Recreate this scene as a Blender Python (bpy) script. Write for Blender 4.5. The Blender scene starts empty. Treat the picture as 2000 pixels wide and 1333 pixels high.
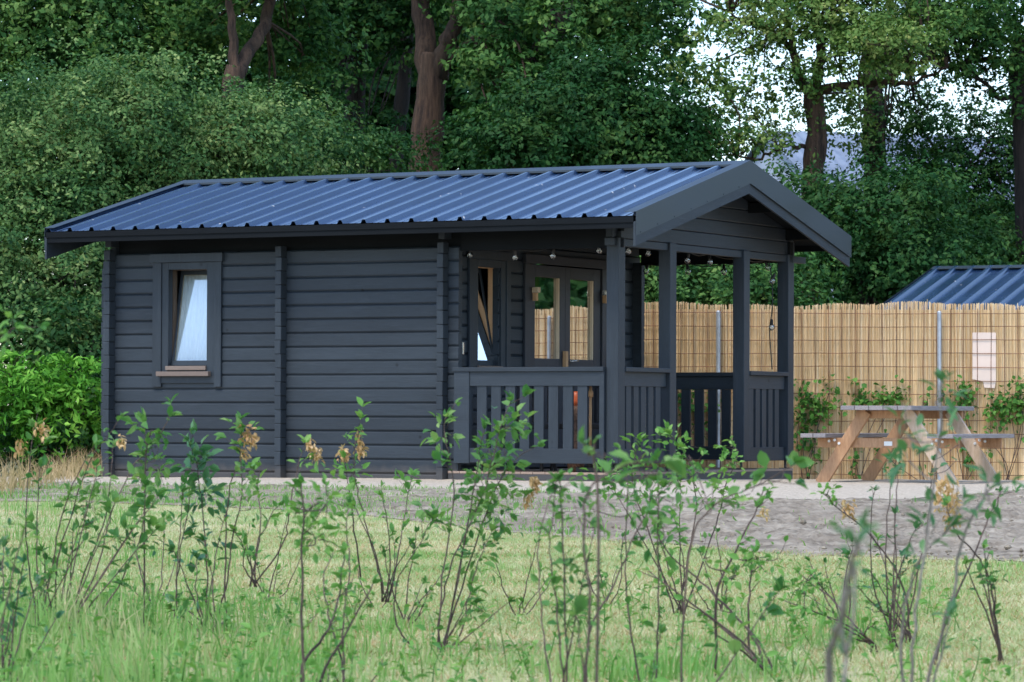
import bpy, math, random
import numpy as np
from mathutils import Matrix, Vector

# ------------------------------------------------------------------ camera, sky, sun, exposure
F, PITCH, ROLL, TH, ZC, OX, OY = 6903.08, 0.0217, 0.0035, 0.5043, 0.6004, 0.9858, 32.6075
scene = bpy.context.scene
COL = scene.collection
cam_data = bpy.data.cameras.new("camera")
cam = bpy.data.objects.new("camera", cam_data)
COL.objects.link(cam)
cam_data.sensor_width = 36.0
cam_data.lens = F / 2000 * 36.0
cam_data.clip_start = 0.1
cam_data.clip_end = 2000
cam_data.dof.use_dof = True
cam_data.dof.focus_distance = 21.0
cam_data.dof.aperture_fstop = 19.0
cam.matrix_world = Matrix.Translation((0, 0, ZC)) @ Matrix.Rotation(math.pi / 2 + PITCH, 4, 'X') @ Matrix.Rotation(ROLL, 4, 'Z')
scene.camera = cam

SUN_EL, SUN_AZ = 60.0, 215.0          # azimuth in degrees clockwise from +Y: behind the camera, to the left
world = bpy.data.worlds.new("World")
scene.world = world
world.use_nodes = True
wn = world.node_tree.nodes
sky = wn.new("ShaderNodeTexSky")
sky.sky_type = 'NISHITA'
sky.sun_disc = False
sky.sun_elevation = math.radians(SUN_EL)
sky.sun_rotation = math.radians(SUN_AZ)
sky.air_density = 1.0
sky.dust_density = 0.8
sky.ozone_density = 2.5
wn["Background"].inputs["Strength"].default_value = 0.15
world.node_tree.links.new(sky.outputs[0], wn["Background"].inputs[0])
sun_data = bpy.data.lights.new("sun", 'SUN')
sun = bpy.data.objects.new("sun", sun_data)
COL.objects.link(sun)
sun_data.energy = 1.1
sun_data.angle = math.radians(18)
sun_data.color = (1.0, 0.93, 0.82)
el, az = math.radians(SUN_EL), math.radians(SUN_AZ)
sdir = Vector((math.sin(az) * math.cos(el), math.cos(az) * math.cos(el), math.sin(el)))
sun.rotation_euler = sdir.to_track_quat('Z', 'Y').to_euler()
scene.view_settings.view_transform = 'Standard'
scene.view_settings.look = 'None'
scene.view_settings.exposure = 1.25
scene.view_settings.gamma = 1.0

rng = np.random.default_rng(7)
random.seed(7)
PI = math.pi

# ------------------------------------------------------------------ helpers
def at(x, y, Y):
    """point at depth Y seen at photo pixel (x, y)"""
    a, b = x - 1000, y - 666.5
    c, s = math.cos(ROLL), math.sin(ROLL)
    X = c * a + s * b
    D = -s * a + c * b
    cp, sp = math.cos(PITCH), math.sin(PITCH)
    dy, dz = F * cp + D * sp, F * sp - D * cp
    return Vector((X / dy * Y, Y, ZC + dz / dy * Y))

def gz(x, y):
    """ground height: level to the cabin, then falling gently away behind it"""
    y = np.asarray(y, float)
    return np.where(y > 34, -0.025 * (np.minimum(y, 90) - 34), 0.0)

def tag(o, label=None, cat=None, group=None, kind=None):
    if label: o["label"] = label
    if cat: o["category"] = cat
    if group: o["group"] = group
    if kind: o["kind"] = kind
    return o

def empty(name, loc=(0, 0, 0), rz=0.0, parent=None):
    o = bpy.data.objects.new(name, None)
    o.empty_display_size = 0.1
    o.location = loc
    o.rotation_euler = (0, 0, rz)
    COL.objects.link(o)
    if parent: o.parent = parent
    return o

def link_mesh(name, me, mat, parent=None):
    if isinstance(mat, (list, tuple)):
        for m in mat: me.materials.append(m)
    else:
        me.materials.append(mat)
    o = bpy.data.objects.new(name, me)
    COL.objects.link(o)
    if parent: o.parent = parent
    return o

class MB:
    def __init__(self): self.v, self.f, self.m = [], [], []
    def add(self, vs, fs, mi=0):
        n = len(self.v)
        self.v += [tuple(p) for p in vs]
        self.f += [tuple(i + n for i in q) for q in fs]
        self.m += [mi] * len(fs)
    def box(self, x0, x1, y0, y1, z0, z1, mi=0):
        vs = [(x0, y0, z0), (x1, y0, z0), (x1, y1, z0), (x0, y1, z0), (x0, y0, z1), (x1, y0, z1), (x1, y1, z1), (x0, y1, z1)]
        self.add(vs, [(3, 2, 1, 0), (4, 5, 6, 7), (0, 1, 5, 4), (1, 2, 6, 5), (2, 3, 7, 6), (3, 0, 4, 7)], mi)
    def bar(self, p, q, w, t, side, mi=0):
        """square bar from p to q, w along side, t across"""
        p, q, s = Vector(p), Vector(q), Vector(side)
        d = (q - p).normalized()
        s = (s - d * s.dot(d)).normalized()
        n = d.cross(s)
        vs = [e + s * a * w / 2 + n * b * t / 2 for e in (p, q) for a, b in ((-1, -1), (1, -1), (1, 1), (-1, 1))]
        self.add(vs, [(3, 2, 1, 0), (4, 5, 6, 7), (0, 1, 5, 4), (1, 2, 6, 5), (2, 3, 7, 6), (3, 0, 4, 7)], mi)
    def prism(self, pts, fn, a, b, mi=0):
        """closed outline pts (counter-clockwise 2-D) swept from a to b; fn(p, t) gives the 3-D point"""
        n = len(pts)
        vs = [fn(p, a) for p in pts] + [fn(p, b) for p in pts]
        fs = [tuple(range(n))[::-1], tuple(range(n, 2 * n))]
        fs += [(i, (i + 1) % n, n + (i + 1) % n, n + i) for i in range(n)]
        self.add(vs, fs, mi)
    def tube(self, pts, rad, n=6, mi=0, cap=True):
        pts = [Vector(p) for p in pts]
        if not hasattr(rad, '__len__'): rad = [rad] * len(pts)
        ref = Vector((0.3, 0.9, 0.1)).normalized()
        rings, u = [], None
        for i, p in enumerate(pts):
            d = (pts[min(i + 1, len(pts) - 1)] - pts[max(i - 1, 0)])
            if d.length < 1e-9: d = Vector((0, 0, 1))
            d.normalize()
            if u is None:
                u = ref - d * ref.dot(d)
                if u.length < 0.1: u = Vector((1, 0, 0)) - d * d.x
            else:
                u = u - d * u.dot(d)
            u.normalize()
            w = d.cross(u)
            rings.append([p + (u * math.cos(2 * PI * k / n) + w * math.sin(2 * PI * k / n)) * rad[i] for k in range(n)])
        vs = [p for r in rings for p in r]
        fs = []
        for i in range(len(pts) - 1):
            for k in range(n):
                fs.append((i * n + k, i * n + (k + 1) % n, (i + 1) * n + (k + 1) % n, (i + 1) * n + k))
        if cap:
            fs.append(tuple(range(n))[::-1])
            fs.append(tuple(range((len(pts) - 1) * n, len(pts) * n)))
        self.add(vs, fs, mi)
    def ball(self, c, r, n=8, m=6, sz=1.0, mi=0):
        c = Vector(c)
        vs = [c + Vector((0, 0, -r * sz))]
        for j in range(1, m):
            a = -PI / 2 + PI * j / m
            for k in range(n):
                b = 2 * PI * k / n
                vs.append(c + Vector((r * math.cos(a) * math.cos(b), r * math.cos(a) * math.sin(b), r * sz * math.sin(a))))
        vs.append(c + Vector((0, 0, r * sz)))
        fs = [(0, 1 + (k + 1) % n, 1 + k) for k in range(n)]
        for j in range(m - 2):
            for k in range(n):
                a = 1 + j * n
                fs.append((a + k, a + (k + 1) % n, a + n + (k + 1) % n, a + n + k))
        L = len(vs) - 1
        a = 1 + (m - 2) * n
        fs += [(a + k, a + (k + 1) % n, L) for k in range(n)]
        self.add(vs, fs, mi)
    def build(self, name, mat, parent=None, smooth=False, bevel=0.0, solid=0.0):
        me = bpy.data.meshes.new(name)
        me.from_pydata([tuple(p) for p in self.v], [], self.f)
        o = link_mesh(name, me, mat, parent)
        if isinstance(mat, (list, tuple)):
            me.polygons.foreach_set("material_index", self.m)
        if smooth: me.polygons.foreach_set("use_smooth", [True] * len(me.polygons))
        if solid:
            md = o.modifiers.new("solid", 'SOLIDIFY'); md.thickness = solid; md.offset = 0
        if bevel:
            md = o.modifiers.new("bevel", 'BEVEL'); md.width = bevel; md.segments = 2; md.limit_method = 'ANGLE'; md.angle_limit = math.radians(40)
        me.validate()
        me.update()
        return o

def mesh_np(name, V, Fc, mat, parent=None, mi=None, smooth=False):
    """V (n,3), Fc list of (m,k) index arrays of equal k"""
    me = bpy.data.meshes.new(name)
    me.vertices.add(len(V))
    me.vertices.foreach_set("co", np.asarray(V, np.float32).ravel())
    loops = np.concatenate([f.ravel() for f in Fc]).astype(np.int32)
    sizes = np.concatenate([np.full(len(f), f.shape[1]) for f in Fc]).astype(np.int32)
    starts = np.concatenate([[0], np.cumsum(sizes)[:-1]]).astype(np.int32)
    me.loops.add(len(loops))
    me.loops.foreach_set("vertex_index", loops)
    me.polygons.add(len(sizes))
    me.polygons.foreach_set("loop_start", starts)
    me.polygons.foreach_set("loop_total", sizes)
    if mi is not None: me.polygons.foreach_set("material_index", np.asarray(mi, np.int32))
    if smooth: me.polygons.foreach_set("use_smooth", np.ones(len(sizes), bool))
    me.update(calc_edges=True)
    return link_mesh(name, me, mat, parent)

def unit(a): return a / np.maximum(np.linalg.norm(a, axis=-1, keepdims=True), 1e-9)

def leaf_quads(P, L, aspect=0.5, up=0.5, N=None):
    """lozenge leaves at P with lengths L, facing roughly along N"""
    n = len(P)
    nrm = unit(rng.normal(size=(n, 3)) * (.62 if N is not None else 1) + (N * 1.1 if N is not None else 0) + np.array([0, -0.1, up]))
    a = unit(np.cross(nrm, rng.normal(size=(n, 3))))
    b = np.cross(nrm, a)
    L = L[:, None]
    w = L * aspect * 0.5
    bend = nrm * L * 0.12
    V = np.stack([P - a * L * .5 - bend, P - a * L * .05 + b * w, P + a * L * .5 - bend, P - a * L * .05 - b * w], 1).reshape(-1, 3)
    i = np.arange(n)[:, None] * 4
    return V, np.concatenate([i, i + 1, i + 2, i + 3], 1)

# curved leaves with a midrib fold (for plants near the camera)
def leaf_blades(P, D, L, W, droop=0.25, fold=0.22):
    n = len(P)
    D = unit(D)
    S = unit(np.cross(D, np.array([0, 0, 1.0]) + rng.normal(size=(n, 3)) * 0.55))
    N = np.cross(S, D)
    L, W = L[:, None], W[:, None]
    def q(t): return P + D * L * t - N * (L * droop * t * t)
    b, t_ = q(0.0), q(1.0)
    m1, m2 = q(0.36), q(0.72)
    f = N * W * fold
    l1, r1 = m1 + S * W * .5 + f, m1 - S * W * .5 + f
    l2, r2 = m2 + S * W * .38 + f, m2 - S * W * .38 + f
    V = np.stack([b, l1, m1, r1, l2, m2, r2, t_], 1).reshape(-1, 3)
    i = np.arange(n)[:, None] * 8
    tri = np.concatenate([np.concatenate([i + k for k in t], 1) for t in ((0, 2, 1), (0, 3, 2), (4, 5, 7), (5, 6, 7))])
    quad = np.concatenate([np.concatenate([i + k for k in t], 1) for t in ((1, 2, 5, 4), (2, 3, 6, 5))])
    return V, tri, quad

def smooth_path(pts, sub=4):
    pts = [Vector(p) for p in pts]
    if len(pts) < 3: 
        return [pts[0].lerp(pts[-1], k / sub) for k in range(sub + 1)]
    out = []
    for i in range(len(pts) - 1):
        p0, p1, p2, p3 = pts[max(i - 1, 0)], pts[i], pts[i + 1], pts[min(i + 2, len(pts) - 1)]
        for k in range(sub):
            t = k / sub
            out.append(0.5 * ((2 * p1) + (p2 - p0) * t + (2 * p0 - 5 * p1 + 4 * p2 - p3) * t * t + (3 * p1 - p0 - 3 * p2 + p3) * t ** 3))
    out.append(pts[-1])
    return out

# ------------------------------------------------------------------ materials
def new_mat(name):
    m = bpy.data.materials.new(name)
    m.use_nodes = True
    nt = m.node_tree
    b = nt.nodes["Principled BSDF"]
    return m, nt, b

def nd(nt, t, **kw):
    n = nt.nodes.new(t)
    for k, v in kw.items(): setattr(n, k, v)
    return n

def ramp(nt, src, stops):
    r = nd(nt, "ShaderNodeValToRGB")
    els = r.color_ramp.elements
    while len(els) < len(stops): els.new(0.5)
    for e, (p, c) in zip(els, stops):
        e.position = p
        e.color = (*c, 1) if len(c) == 3 else c
    nt.links.new(src, r.inputs[0])
    return r

def coords(nt, scale=(1, 1, 1), kind="Object"):
    tc = nd(nt, "ShaderNodeTexCoord")
    mp = nd(nt, "ShaderNodeMapping")
    mp.inputs["Scale"].default_value = scale
    nt.links.new(tc.outputs[kind], mp.inputs[0])
    return mp.outputs[0]

def noise(nt, vec, scale=5, detail=4, rough=0.55):
    n = nd(nt, "ShaderNodeTexNoise")
    n.inputs["Scale"].default_value = scale
    n.inputs["Detail"].default_value = detail
    n.inputs["Roughness"].default_value = rough
    nt.links.new(vec, n.inputs["Vector"])
    return n.outputs["Fac"]

def mixc(nt, fac, a, b, mode='MIX'):
    m = nd(nt, "ShaderNodeMix", data_type='RGBA', blend_type=mode)
    for sock, v in ((0, fac), (6, a), (7, b)):
        if hasattr(v, "links"): nt.links.new(v, m.inputs[sock])
        elif isinstance(v, (int, float)): m.inputs[sock].default_value = v
        else: m.inputs[sock].default_value = (*v, 1)
    return m.outputs[2]

def bump(nt, b, h, strength=0.3, dist=0.01):
    n = nd(nt, "ShaderNodeBump")
    n.inputs["Strength"].default_value = strength
    n.inputs["Distance"].default_value = dist
    nt.links.new(h, n.inputs["Height"])
    nt.links.new(n.outputs[0], b.inputs["Normal"])

def island(nt):
    return nd(nt, "ShaderNodeNewGeometry").outputs["Random Per Island"]

def wood_paint(name, c0, c1, grain, rough=0.55, bstr=0.35):
    m, nt, b = new_mat(name)
    g = noise(nt, coords(nt, grain), 6, 6, 0.65)
    big = noise(nt, coords(nt, tuple(x * 0.12 + 0.6 for x in grain)), 1.7, 3)
    col = ramp(nt, g, [(0.36, c0), (0.66, c1)]).outputs[0]
    col = mixc(nt, big, col, tuple(x * 1.3 for x in c1))
    v = ramp(nt, island(nt), [(0, (0.8, 0.8, 0.8)), (1, (1.15, 1.14, 1.12))]).outputs[0]
    col = mixc(nt, 1.0, col, v, 'MULTIPLY')
    # knots: small dark spots in the boards
    vo = nd(nt, "ShaderNodeTexVoronoi")
    vo.inputs["Scale"].default_value = 2.3
    nt.links.new(coords(nt), vo.inputs["Vector"])
    kn = ramp(nt, vo.outputs["Distance"], [(0.015, (1, 1, 1)), (0.055, (0, 0, 0))]).outputs[0]
    col = mixc(nt, kn, col, tuple(x * 0.45 for x in c0))
    if "dark_paint" in name:
        xyz = nd(nt, "ShaderNodeSeparateXYZ"); nt.links.new(coords(nt), xyz.inputs[0])
        sp = nd(nt, "ShaderNodeMath", operation='MULTIPLY_ADD'); nt.links.new(noise(nt, coords(nt), 9, 5, 0.7), sp.inputs[0]); sp.inputs[1].default_value = -0.16; nt.links.new(xyz.outputs[2], sp.inputs[2])
        dust = ramp(nt, sp.outputs[0], [(0.0, (0.3, 0.3, 0.3)), (0.07, (0, 0, 0))]).outputs[0]
        col = mixc(nt, dust, col, (0.16, 0.13, 0.105))
        wear = ramp(nt, noise(nt, coords(nt, tuple(x * .35 + .3 for x in grain)), 2.2, 5, 0.7), [(0.56, (0, 0, 0)), (0.74, (0.30, 0.30, 0.30))]).outputs[0]
        col = mixc(nt, wear, col, (0.075, 0.085, 0.10))
    nt.links.new(col, b.inputs["Base Color"])
    b.inputs["Roughness"].default_value = rough
    b.inputs["Specular IOR Level"].default_value = 0.35
    bump(nt, b, g, bstr, 0.004)
    return m

C0, C1 = (0.011, 0.0160, 0.021), (0.028, 0.0375, 0.048)
M = {}
M['paint_u'] = wood_paint("dark_paint_along", C0, C1, (1.2, 30, 30))
M['paint_v'] = wood_paint("dark_paint_across", C0, C1, (30, 1.2, 30))
M['paint_z'] = wood_paint("dark_paint_upright", C0, C1, (30, 30, 1.4))
M['soffit'] = wood_paint("shaded_soffit_boards", (0.004, 0.005, 0.006), (0.008, 0.010, 0.012), (1.2, 30, 30), 0.8)  # near-black: eave and porch shade put into the board colour
M['door_paint'] = wood_paint("dark_door_paint", (0.022, 0.026, 0.034), (0.034, 0.038, 0.048), (30, 30, 1.4), 0.5)
M['raw_wood'] = wood_paint("raw_pine", (0.42, 0.22, 0.10), (0.62, 0.38, 0.2), (24, 24, 1.5), 0.6)
M['sill_wood'] = wood_paint("sill_wood", (0.12, 0.088, 0.07), (0.19, 0.145, 0.118), (2, 24, 24), 0.6)
M['pale_wood'] = wood_paint("pale_sash_wood", (0.5, 0.38, 0.24), (0.66, 0.52, 0.36), (24, 24, 1.5), 0.6)
M['lining_dark'] = wood_paint("dark_lining", (0.035, 0.024, 0.016), (0.08, 0.055, 0.035), (24, 24, 1.5), 0.6)
M['deck_edge'] = wood_paint("deck_board_wood", (0.22, 0.15, 0.11), (0.34, 0.25, 0.19), (2, 30, 30), 0.7)

def sheet_mat(name, base, rough, specks=True):
    m, nt, b = new_mat(name)
    n = noise(nt, coords(nt, (1, 0.25, 1)), 3.0, 5)
    col = ramp(nt, n, [(0.35, base), (0.7, tuple(x * 1.5 for x in base))]).outputs[0]
    if specks:
        vo = nd(nt, "ShaderNodeTexVoronoi")
        vo.inputs["Scale"].default_value = 6.5
        nt.links.new(coords(nt), vo.inputs["Vector"])
        sel = nd(nt, "ShaderNodeSeparateColor")
        nt.links.new(vo.outputs["Color"], sel.inputs[0])
        f1 = ramp(nt, vo.outputs["Distance"], [(0.05, (1, 1, 1)), (0.11, (0, 0, 0))]).outputs[0]
        f2 = ramp(nt, sel.outputs[0], [(0.62, (0, 0, 0)), (0.66, (1, 1, 1))]).outputs[0]
        fac = mixc(nt, 1.0, f1, f2, 'MULTIPLY')
        col = mixc(nt, fac, col, (0.72, 0.66, 0.58))
    nt.links.new(col, b.inputs["Base Color"])
    rr = ramp(nt, n, [(0.3, (rough * .85,) * 3), (0.7, (rough * 1.25,) * 3)]).outputs[0]
    nt.links.new(rr, b.inputs["Roughness"])
    b.inputs["Specular IOR Level"].default_value = 1.0 if specks else 0.5
    b.inputs["Coat Weight"].default_value = 0.7 if specks else 0.0
    b.inputs["Coat Roughness"].default_value = 0.16
    return m
M['sheet'] = sheet_mat("coated_roof_sheet", (0.010, 0.030, 0.076), 0.24)
M['flash'] = sheet_mat("coated_flashing", (0.022, 0.032, 0.042), 0.4, False)
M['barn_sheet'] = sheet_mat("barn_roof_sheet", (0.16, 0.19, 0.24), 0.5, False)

def plain(name, c, rough=0.5, metal=0.0, var=0.25, sc=8):
    m, nt, b = new_mat(name)
    n = noise(nt, coords(nt), sc, 4)
    col = ramp(nt, n, [(0.3, tuple(x * (1 - var) for x in c)), (0.7, tuple(min(1, x * (1 + var)) for x in c))]).outputs[0]
    nt.links.new(col, b.inputs["Base Color"])
    b.inputs["Roughness"].default_value = rough
    b.inputs["Metallic"].default_value = metal
    return m
M['black'] = plain("black_rubber", (0.012, 0.012, 0.013), 0.5)
M['steel'] = plain("galvanised_steel", (0.42, 0.45, 0.48), 0.45, 0.5)
M['bright'] = plain("bright_metal", (0.7, 0.7, 0.68), 0.25, 0.8)
M['bolt'] = plain("zinc_bolt", (0.75, 0.75, 0.75), 0.4, 0.3)
M['foot'] = plain("dark_steel_foot", (0.03, 0.032, 0.035), 0.5, 0.4)
M['white_board'] = plain("weathered_white_panel", (0.80, 0.64, 0.53), 0.7, 0, 0.08, 3)
M['tag'] = plain("white_sticker", (0.75, 0.75, 0.72), 0.6, 0, 0.08, 30)
M['orange'] = plain("orange_plastic", (0.65, 0.13, 0.04), 0.4)
M['sack'] = plain("brown_speckled_sack", (0.16, 0.09, 0.06), 0.7, 0, 0.7, 60)
M['room'] = plain("interior_lining", (0.06, 0.045, 0.03), 0.8)
M['chair_dark'] = plain("dark_woven_chair", (0.014, 0.015, 0.018), 0.6)
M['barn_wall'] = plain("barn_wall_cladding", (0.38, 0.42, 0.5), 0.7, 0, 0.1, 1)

def curtain_mat():
    m, nt, b = new_mat("white_net_curtain")
    n = noise(nt, coords(nt, (30, 30, 1)), 1.5, 3)
    col = ramp(nt, n, [(0.3, (0.80, 0.81, 0.83)), (0.7, (0.93, 0.93, 0.93))]).outputs[0]
    nt.links.new(col, b.inputs["Base Color"])
    b.inputs["Roughness"].default_value = 0.9
    return m
M['curtain'] = curtain_mat()

def glass_mat(name, refl):
    m, nt, b = new_mat(name)
    out = nt.nodes["Material Output"]
    nt.nodes.remove(b)
    tr = nd(nt, "ShaderNodeBsdfTransparent"); tr.inputs[0].default_value = (0.93, 0.96, 0.95, 1)
    gl = nd(nt, "ShaderNodeBsdfGlossy"); gl.inputs["Roughness"].default_value = 0.015
    gl.inputs[0].default_value = (0.95, 0.95, 0.95, 1)
    lw = nd(nt, "ShaderNodeFresnel"); lw.inputs[0].default_value = 1.5
    mr = nd(nt, "ShaderNodeMapRange"); mr.inputs["From Max"].default_value = 0.5
    mr.inputs["To Min"].default_value = refl; mr.inputs["To Max"].default_value = 1.0
    nt.links.new(lw.outputs[0], mr.inputs[0])
    mx = nd(nt, "ShaderNodeMixShader")
    nt.links.new(mr.outputs[0], mx.inputs[0]); nt.links.new(tr.outputs[0], mx.inputs[1]); nt.links.new(gl.outputs[0], mx.inputs[2])
    nt.links.new(mx.outputs[0], out.inputs[0])
    return m
M['glass'] = glass_mat("window_glass", 0.03)
M['door_glass'] = glass_mat("coated_door_glass", 0.55)
M['bulb'] = glass_mat("clear_bulb_glass", 0.14)

def leaf_mat(name, cols, patch=1.3, transl=0.22, rough=0.6, spec=0.16):
    m, nt, b = new_mat(name)
    out = nt.nodes["Material Output"]
    n = noise(nt, coords(nt), patch, 3)
    add = nd(nt, "ShaderNodeMath", operation='MULTIPLY_ADD')
    nt.links.new(n, add.inputs[0]); add.inputs[1].default_value = 2.0
    mu = nd(nt, "ShaderNodeMath", operation='MULTIPLY_ADD'); nt.links.new(island(nt), mu.inputs[0]); mu.inputs[1].default_value = 0.5; mu.inputs[2].default_value = -0.75
    nt.links.new(mu.outputs[0], add.inputs[2])
    k = len(cols) - 1
    col = ramp(nt, add.outputs[0], [(i / k, c) for i, c in enumerate(cols)]).outputs[0]
    nt.links.new(col, b.inputs["Base Color"])
    b.inputs["Roughness"].default_value = rough
    b.inputs["Specular IOR Level"].default_value = spec
    t = nd(nt, "ShaderNodeBsdfTranslucent")
    nt.links.new(mixc(nt, 1.0, col, (1.0, 1.1, 0.6), 'MULTIPLY'), t.inputs[0])
    mx = nd(nt, "ShaderNodeMixShader"); mx.inputs[0].default_value = transl
    nt.links.new(b.outputs[0], mx.inputs[1]); nt.links.new(t.outputs[0], mx.inputs[2])
    nt.links.new(mx.outputs[0], out.inputs[0])
    return m
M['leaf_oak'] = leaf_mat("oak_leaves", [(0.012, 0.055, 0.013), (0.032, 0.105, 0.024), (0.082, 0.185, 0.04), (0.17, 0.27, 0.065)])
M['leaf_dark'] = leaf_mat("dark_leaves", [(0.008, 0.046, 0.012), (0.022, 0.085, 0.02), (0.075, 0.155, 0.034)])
M['leaf_left'] = leaf_mat("broad_leaves", [(0.014, 0.058, 0.018), (0.045, 0.125, 0.033), (0.13, 0.23, 0.065), (0.30, 0.38, 0.13)])
M['leaf_warm'] = leaf_mat("sunlit_oak_leaves", [(0.035, 0.105, 0.025), (0.085, 0.18, 0.038), (0.18, 0.28, 0.065), (0.33, 0.38, 0.12)])  # lighter copy of the oak leaves, with sunlight put into the colour
M['leaf_bright'] = leaf_mat("bright_leaves", [(0.03, 0.15, 0.015), (0.12, 0.36, 0.035), (0.30, 0.56, 0.09)])
M['leaf_vine'] = leaf_mat("vine_leaves", [(0.03, 0.11, 0.03), (0.08, 0.22, 0.04), (0.18, 0.34, 0.07)], 3)
M['leaf_shrub'] = leaf_mat("shrub_leaves", [(0.04, 0.14, 0.04), (0.08, 0.22, 0.06), (0.16, 0.31, 0.085), (0.34, 0.47, 0.18)], 6, 0.42, 0.45, 0.3)
M['leaf_fresh'] = leaf_mat("fresh_leaves", [(0.08, 0.22, 0.06), (0.16, 0.34, 0.08), (0.28, 0.44, 0.13)], 6, 0.35, 0.45)
M['leaf_blue'] = leaf_mat("blue_green_leaves", [(0.04, 0.14, 0.055), (0.075, 0.2, 0.08), (0.14, 0.28, 0.11)], 6, 0.36, 0.35, 0.5)
M['dry'] = leaf_mat("dry_catkins", [(0.42, 0.24, 0.11), (0.62, 0.40, 0.2), (0.78, 0.58, 0.36)], 8, 0.25, 0.8, 0.1)
M['grass'] = leaf_mat("grass_blades", [(0.19, 0.36, 0.10), (0.36, 0.46, 0.19), (0.57, 0.56, 0.33), (0.78, 0.68, 0.46)], 1.3, 0.35, 0.6, 0.25)
M['grass_tall'] = leaf_mat("tall_grass", [(0.10, 0.28, 0.06), (0.19, 0.38, 0.09), (0.3, 0.44, 0.15), (0.55, 0.5, 0.28)], 1.5, 0.35, 0.55, 0.25)
M['grass_dry'] = leaf_mat("dry_grass", [(0.24, 0.22, 0.09), (0.44, 0.32, 0.17), (0.64, 0.47, 0.29)], 2, 0.3, 0.8, 0.1)

def bark_mat(name, c0, c1):
    m, nt, b = new_mat(name)
    n = noise(nt, coords(nt, (7, 7, 0.9)), 1.5, 6, 0.75)
    n2 = noise(nt, coords(nt), 1.2, 3)
    col = ramp(nt, n, [(0.38, tuple(x * .6 for x in c0)), (0.62, tuple(x * 1.25 for x in c1))]).outputs[0]
    col = mixc(nt, ramp(nt, n2, [(0.45, (0, 0, 0)), (0.7, (.6, .6, .6))]).outputs[0], col, (c1[0] * .7, c1[1] * .8, c1[2] * .7))
    nt.links.new(col, b.inputs["Base Color"])
    b.inputs["Roughness"].default_value = 0.9
    bump(nt, b, n, 1.0, 0.06)
    return m
M['bark'] = bark_mat("brown_bark", (0.03, 0.016, 0.010), (0.10, 0.056, 0.034))
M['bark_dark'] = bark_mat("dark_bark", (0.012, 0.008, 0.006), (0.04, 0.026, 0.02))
M['twig'] = bark_mat("shrub_twig", (0.055, 0.034, 0.03), (0.15, 0.10, 0.085))
M['twig_grey'] = bark_mat("grey_twig", (0.17, 0.14, 0.125), (0.3, 0.26, 0.23))

def reed_mat():
    m, nt, b = new_mat("reed_screen")
    n = noise(nt, coords(nt, (60, 60, 2.2)), 1.0, 4, 0.65)
    big = noise(nt, coords(nt, (1.5, 1, 0.7)), 1.2, 3)
    col = ramp(nt, island(nt), [(0, (0.54, 0.31, 0.12)), (0.08, (0.80, 0.56, 0.29)), (0.6, (0.90, 0.68, 0.39)), (1, (0.96, 0.80, 0.54))]).outputs[0]
    col = mixc(nt, 1.0, col, ramp(nt, n, [(0.3, (0.84, 0.8, 0.74)), (0.6, (1, 1, 1))]).outputs[0], 'MULTIPLY')
    col = mixc(nt, 1.0, col, ramp(nt, big, [(0.3, (0.92, 0.9, 0.88)), (0.7, (1, 1, 1))]).outputs[0], 'MULTIPLY')
    nt.links.new(col, b.inputs["Base Color"])
    b.inputs["Roughness"].default_value = 0.6
    return m
M['reed'] = reed_mat()
M['rust'] = plain("rusty_wire", (0.20, 0.09, 0.05), 0.8, 0, 0.5, 3)

def table_mat(name, c0, c1, grain):
    m, nt, b = new_mat(name)
    g = noise(nt, coords(nt, grain), 5, 6, 0.65)
    col = ramp(nt, g, [(0.3, c0), (0.7, c1)]).outputs[0]
    col = mixc(nt, 1.0, col, ramp(nt, island(nt), [(0, (0.78, 0.78, 0.8)), (1, (1.12, 1.1, 1.06))]).outputs[0], 'MULTIPLY')
    nt.links.new(col, b.inputs["Base Color"])
    b.inputs["Roughness"].default_value = 0.65
    bump(nt, b, g, 0.4, 0.004)
    return m
M['table_leg'] = table_mat("stained_pine_leg", (0.36, 0.18, 0.085), (0.58, 0.34, 0.18), (8, 20, 2))
M['table_pale'] = table_mat("pale_pine_leg", (0.5, 0.36, 0.24), (0.72, 0.56, 0.42), (8, 20, 2))  # paler pine, used on the right-hand legs
M['table_top'] = table_mat("weathered_grey_boards", (0.17, 0.15, 0.15), (0.36, 0.33, 0.33), (20, 1.5, 20))

def ground_mat(name, stops, sc, bumpd=0.03, spots=None, extra=None, stretch=(1, 1, 1)):
    m, nt, b = new_mat(name)
    v = coords(nt, stretch)
    n = noise(nt, v, sc, 8, 0.65)
    col = ramp(nt, n, stops).outputs[0]
    if spots:
        n2 = noise(nt, v, spots[0], 3)
        col = mixc(nt, ramp(nt, n2, [(spots[2], (0, 0, 0)), (spots[3], (1, 1, 1))]).outputs[0], col, spots[1])
    if extra:
        vo = nd(nt, "ShaderNodeTexVoronoi"); vo.inputs["Scale"].default_value = extra[0]
        nt.links.new(v, vo.inputs["Vector"])
        col = mixc(nt, 1.0, col, ramp(nt, vo.outputs["Color"], [(0, extra[1]), (1, (1, 1, 1))]).outputs[0], 'MULTIPLY')
    nt.links.new(col, b.inputs["Base Color"])
    b.inputs["Roughness"].default_value = 0.95
    b.inputs["Specular IOR Level"].default_value = 0.15
    bump(nt, b, n, 0.8, bumpd)
    return m
M['forest_floor'] = ground_mat("forest_floor", [(0.3, (0.03, 0.04, 0.018)), (0.7, (0.10, 0.11, 0.05))], 2)
M['lawn_soil'] = ground_mat("lawn_thatch", [(0.3, (0.36, 0.33, 0.17)), (0.7, (0.62, 0.53, 0.32))], 14, 0.02, (0.9, (0.26, 0.36, 0.12), 0.42, 0.62))
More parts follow.
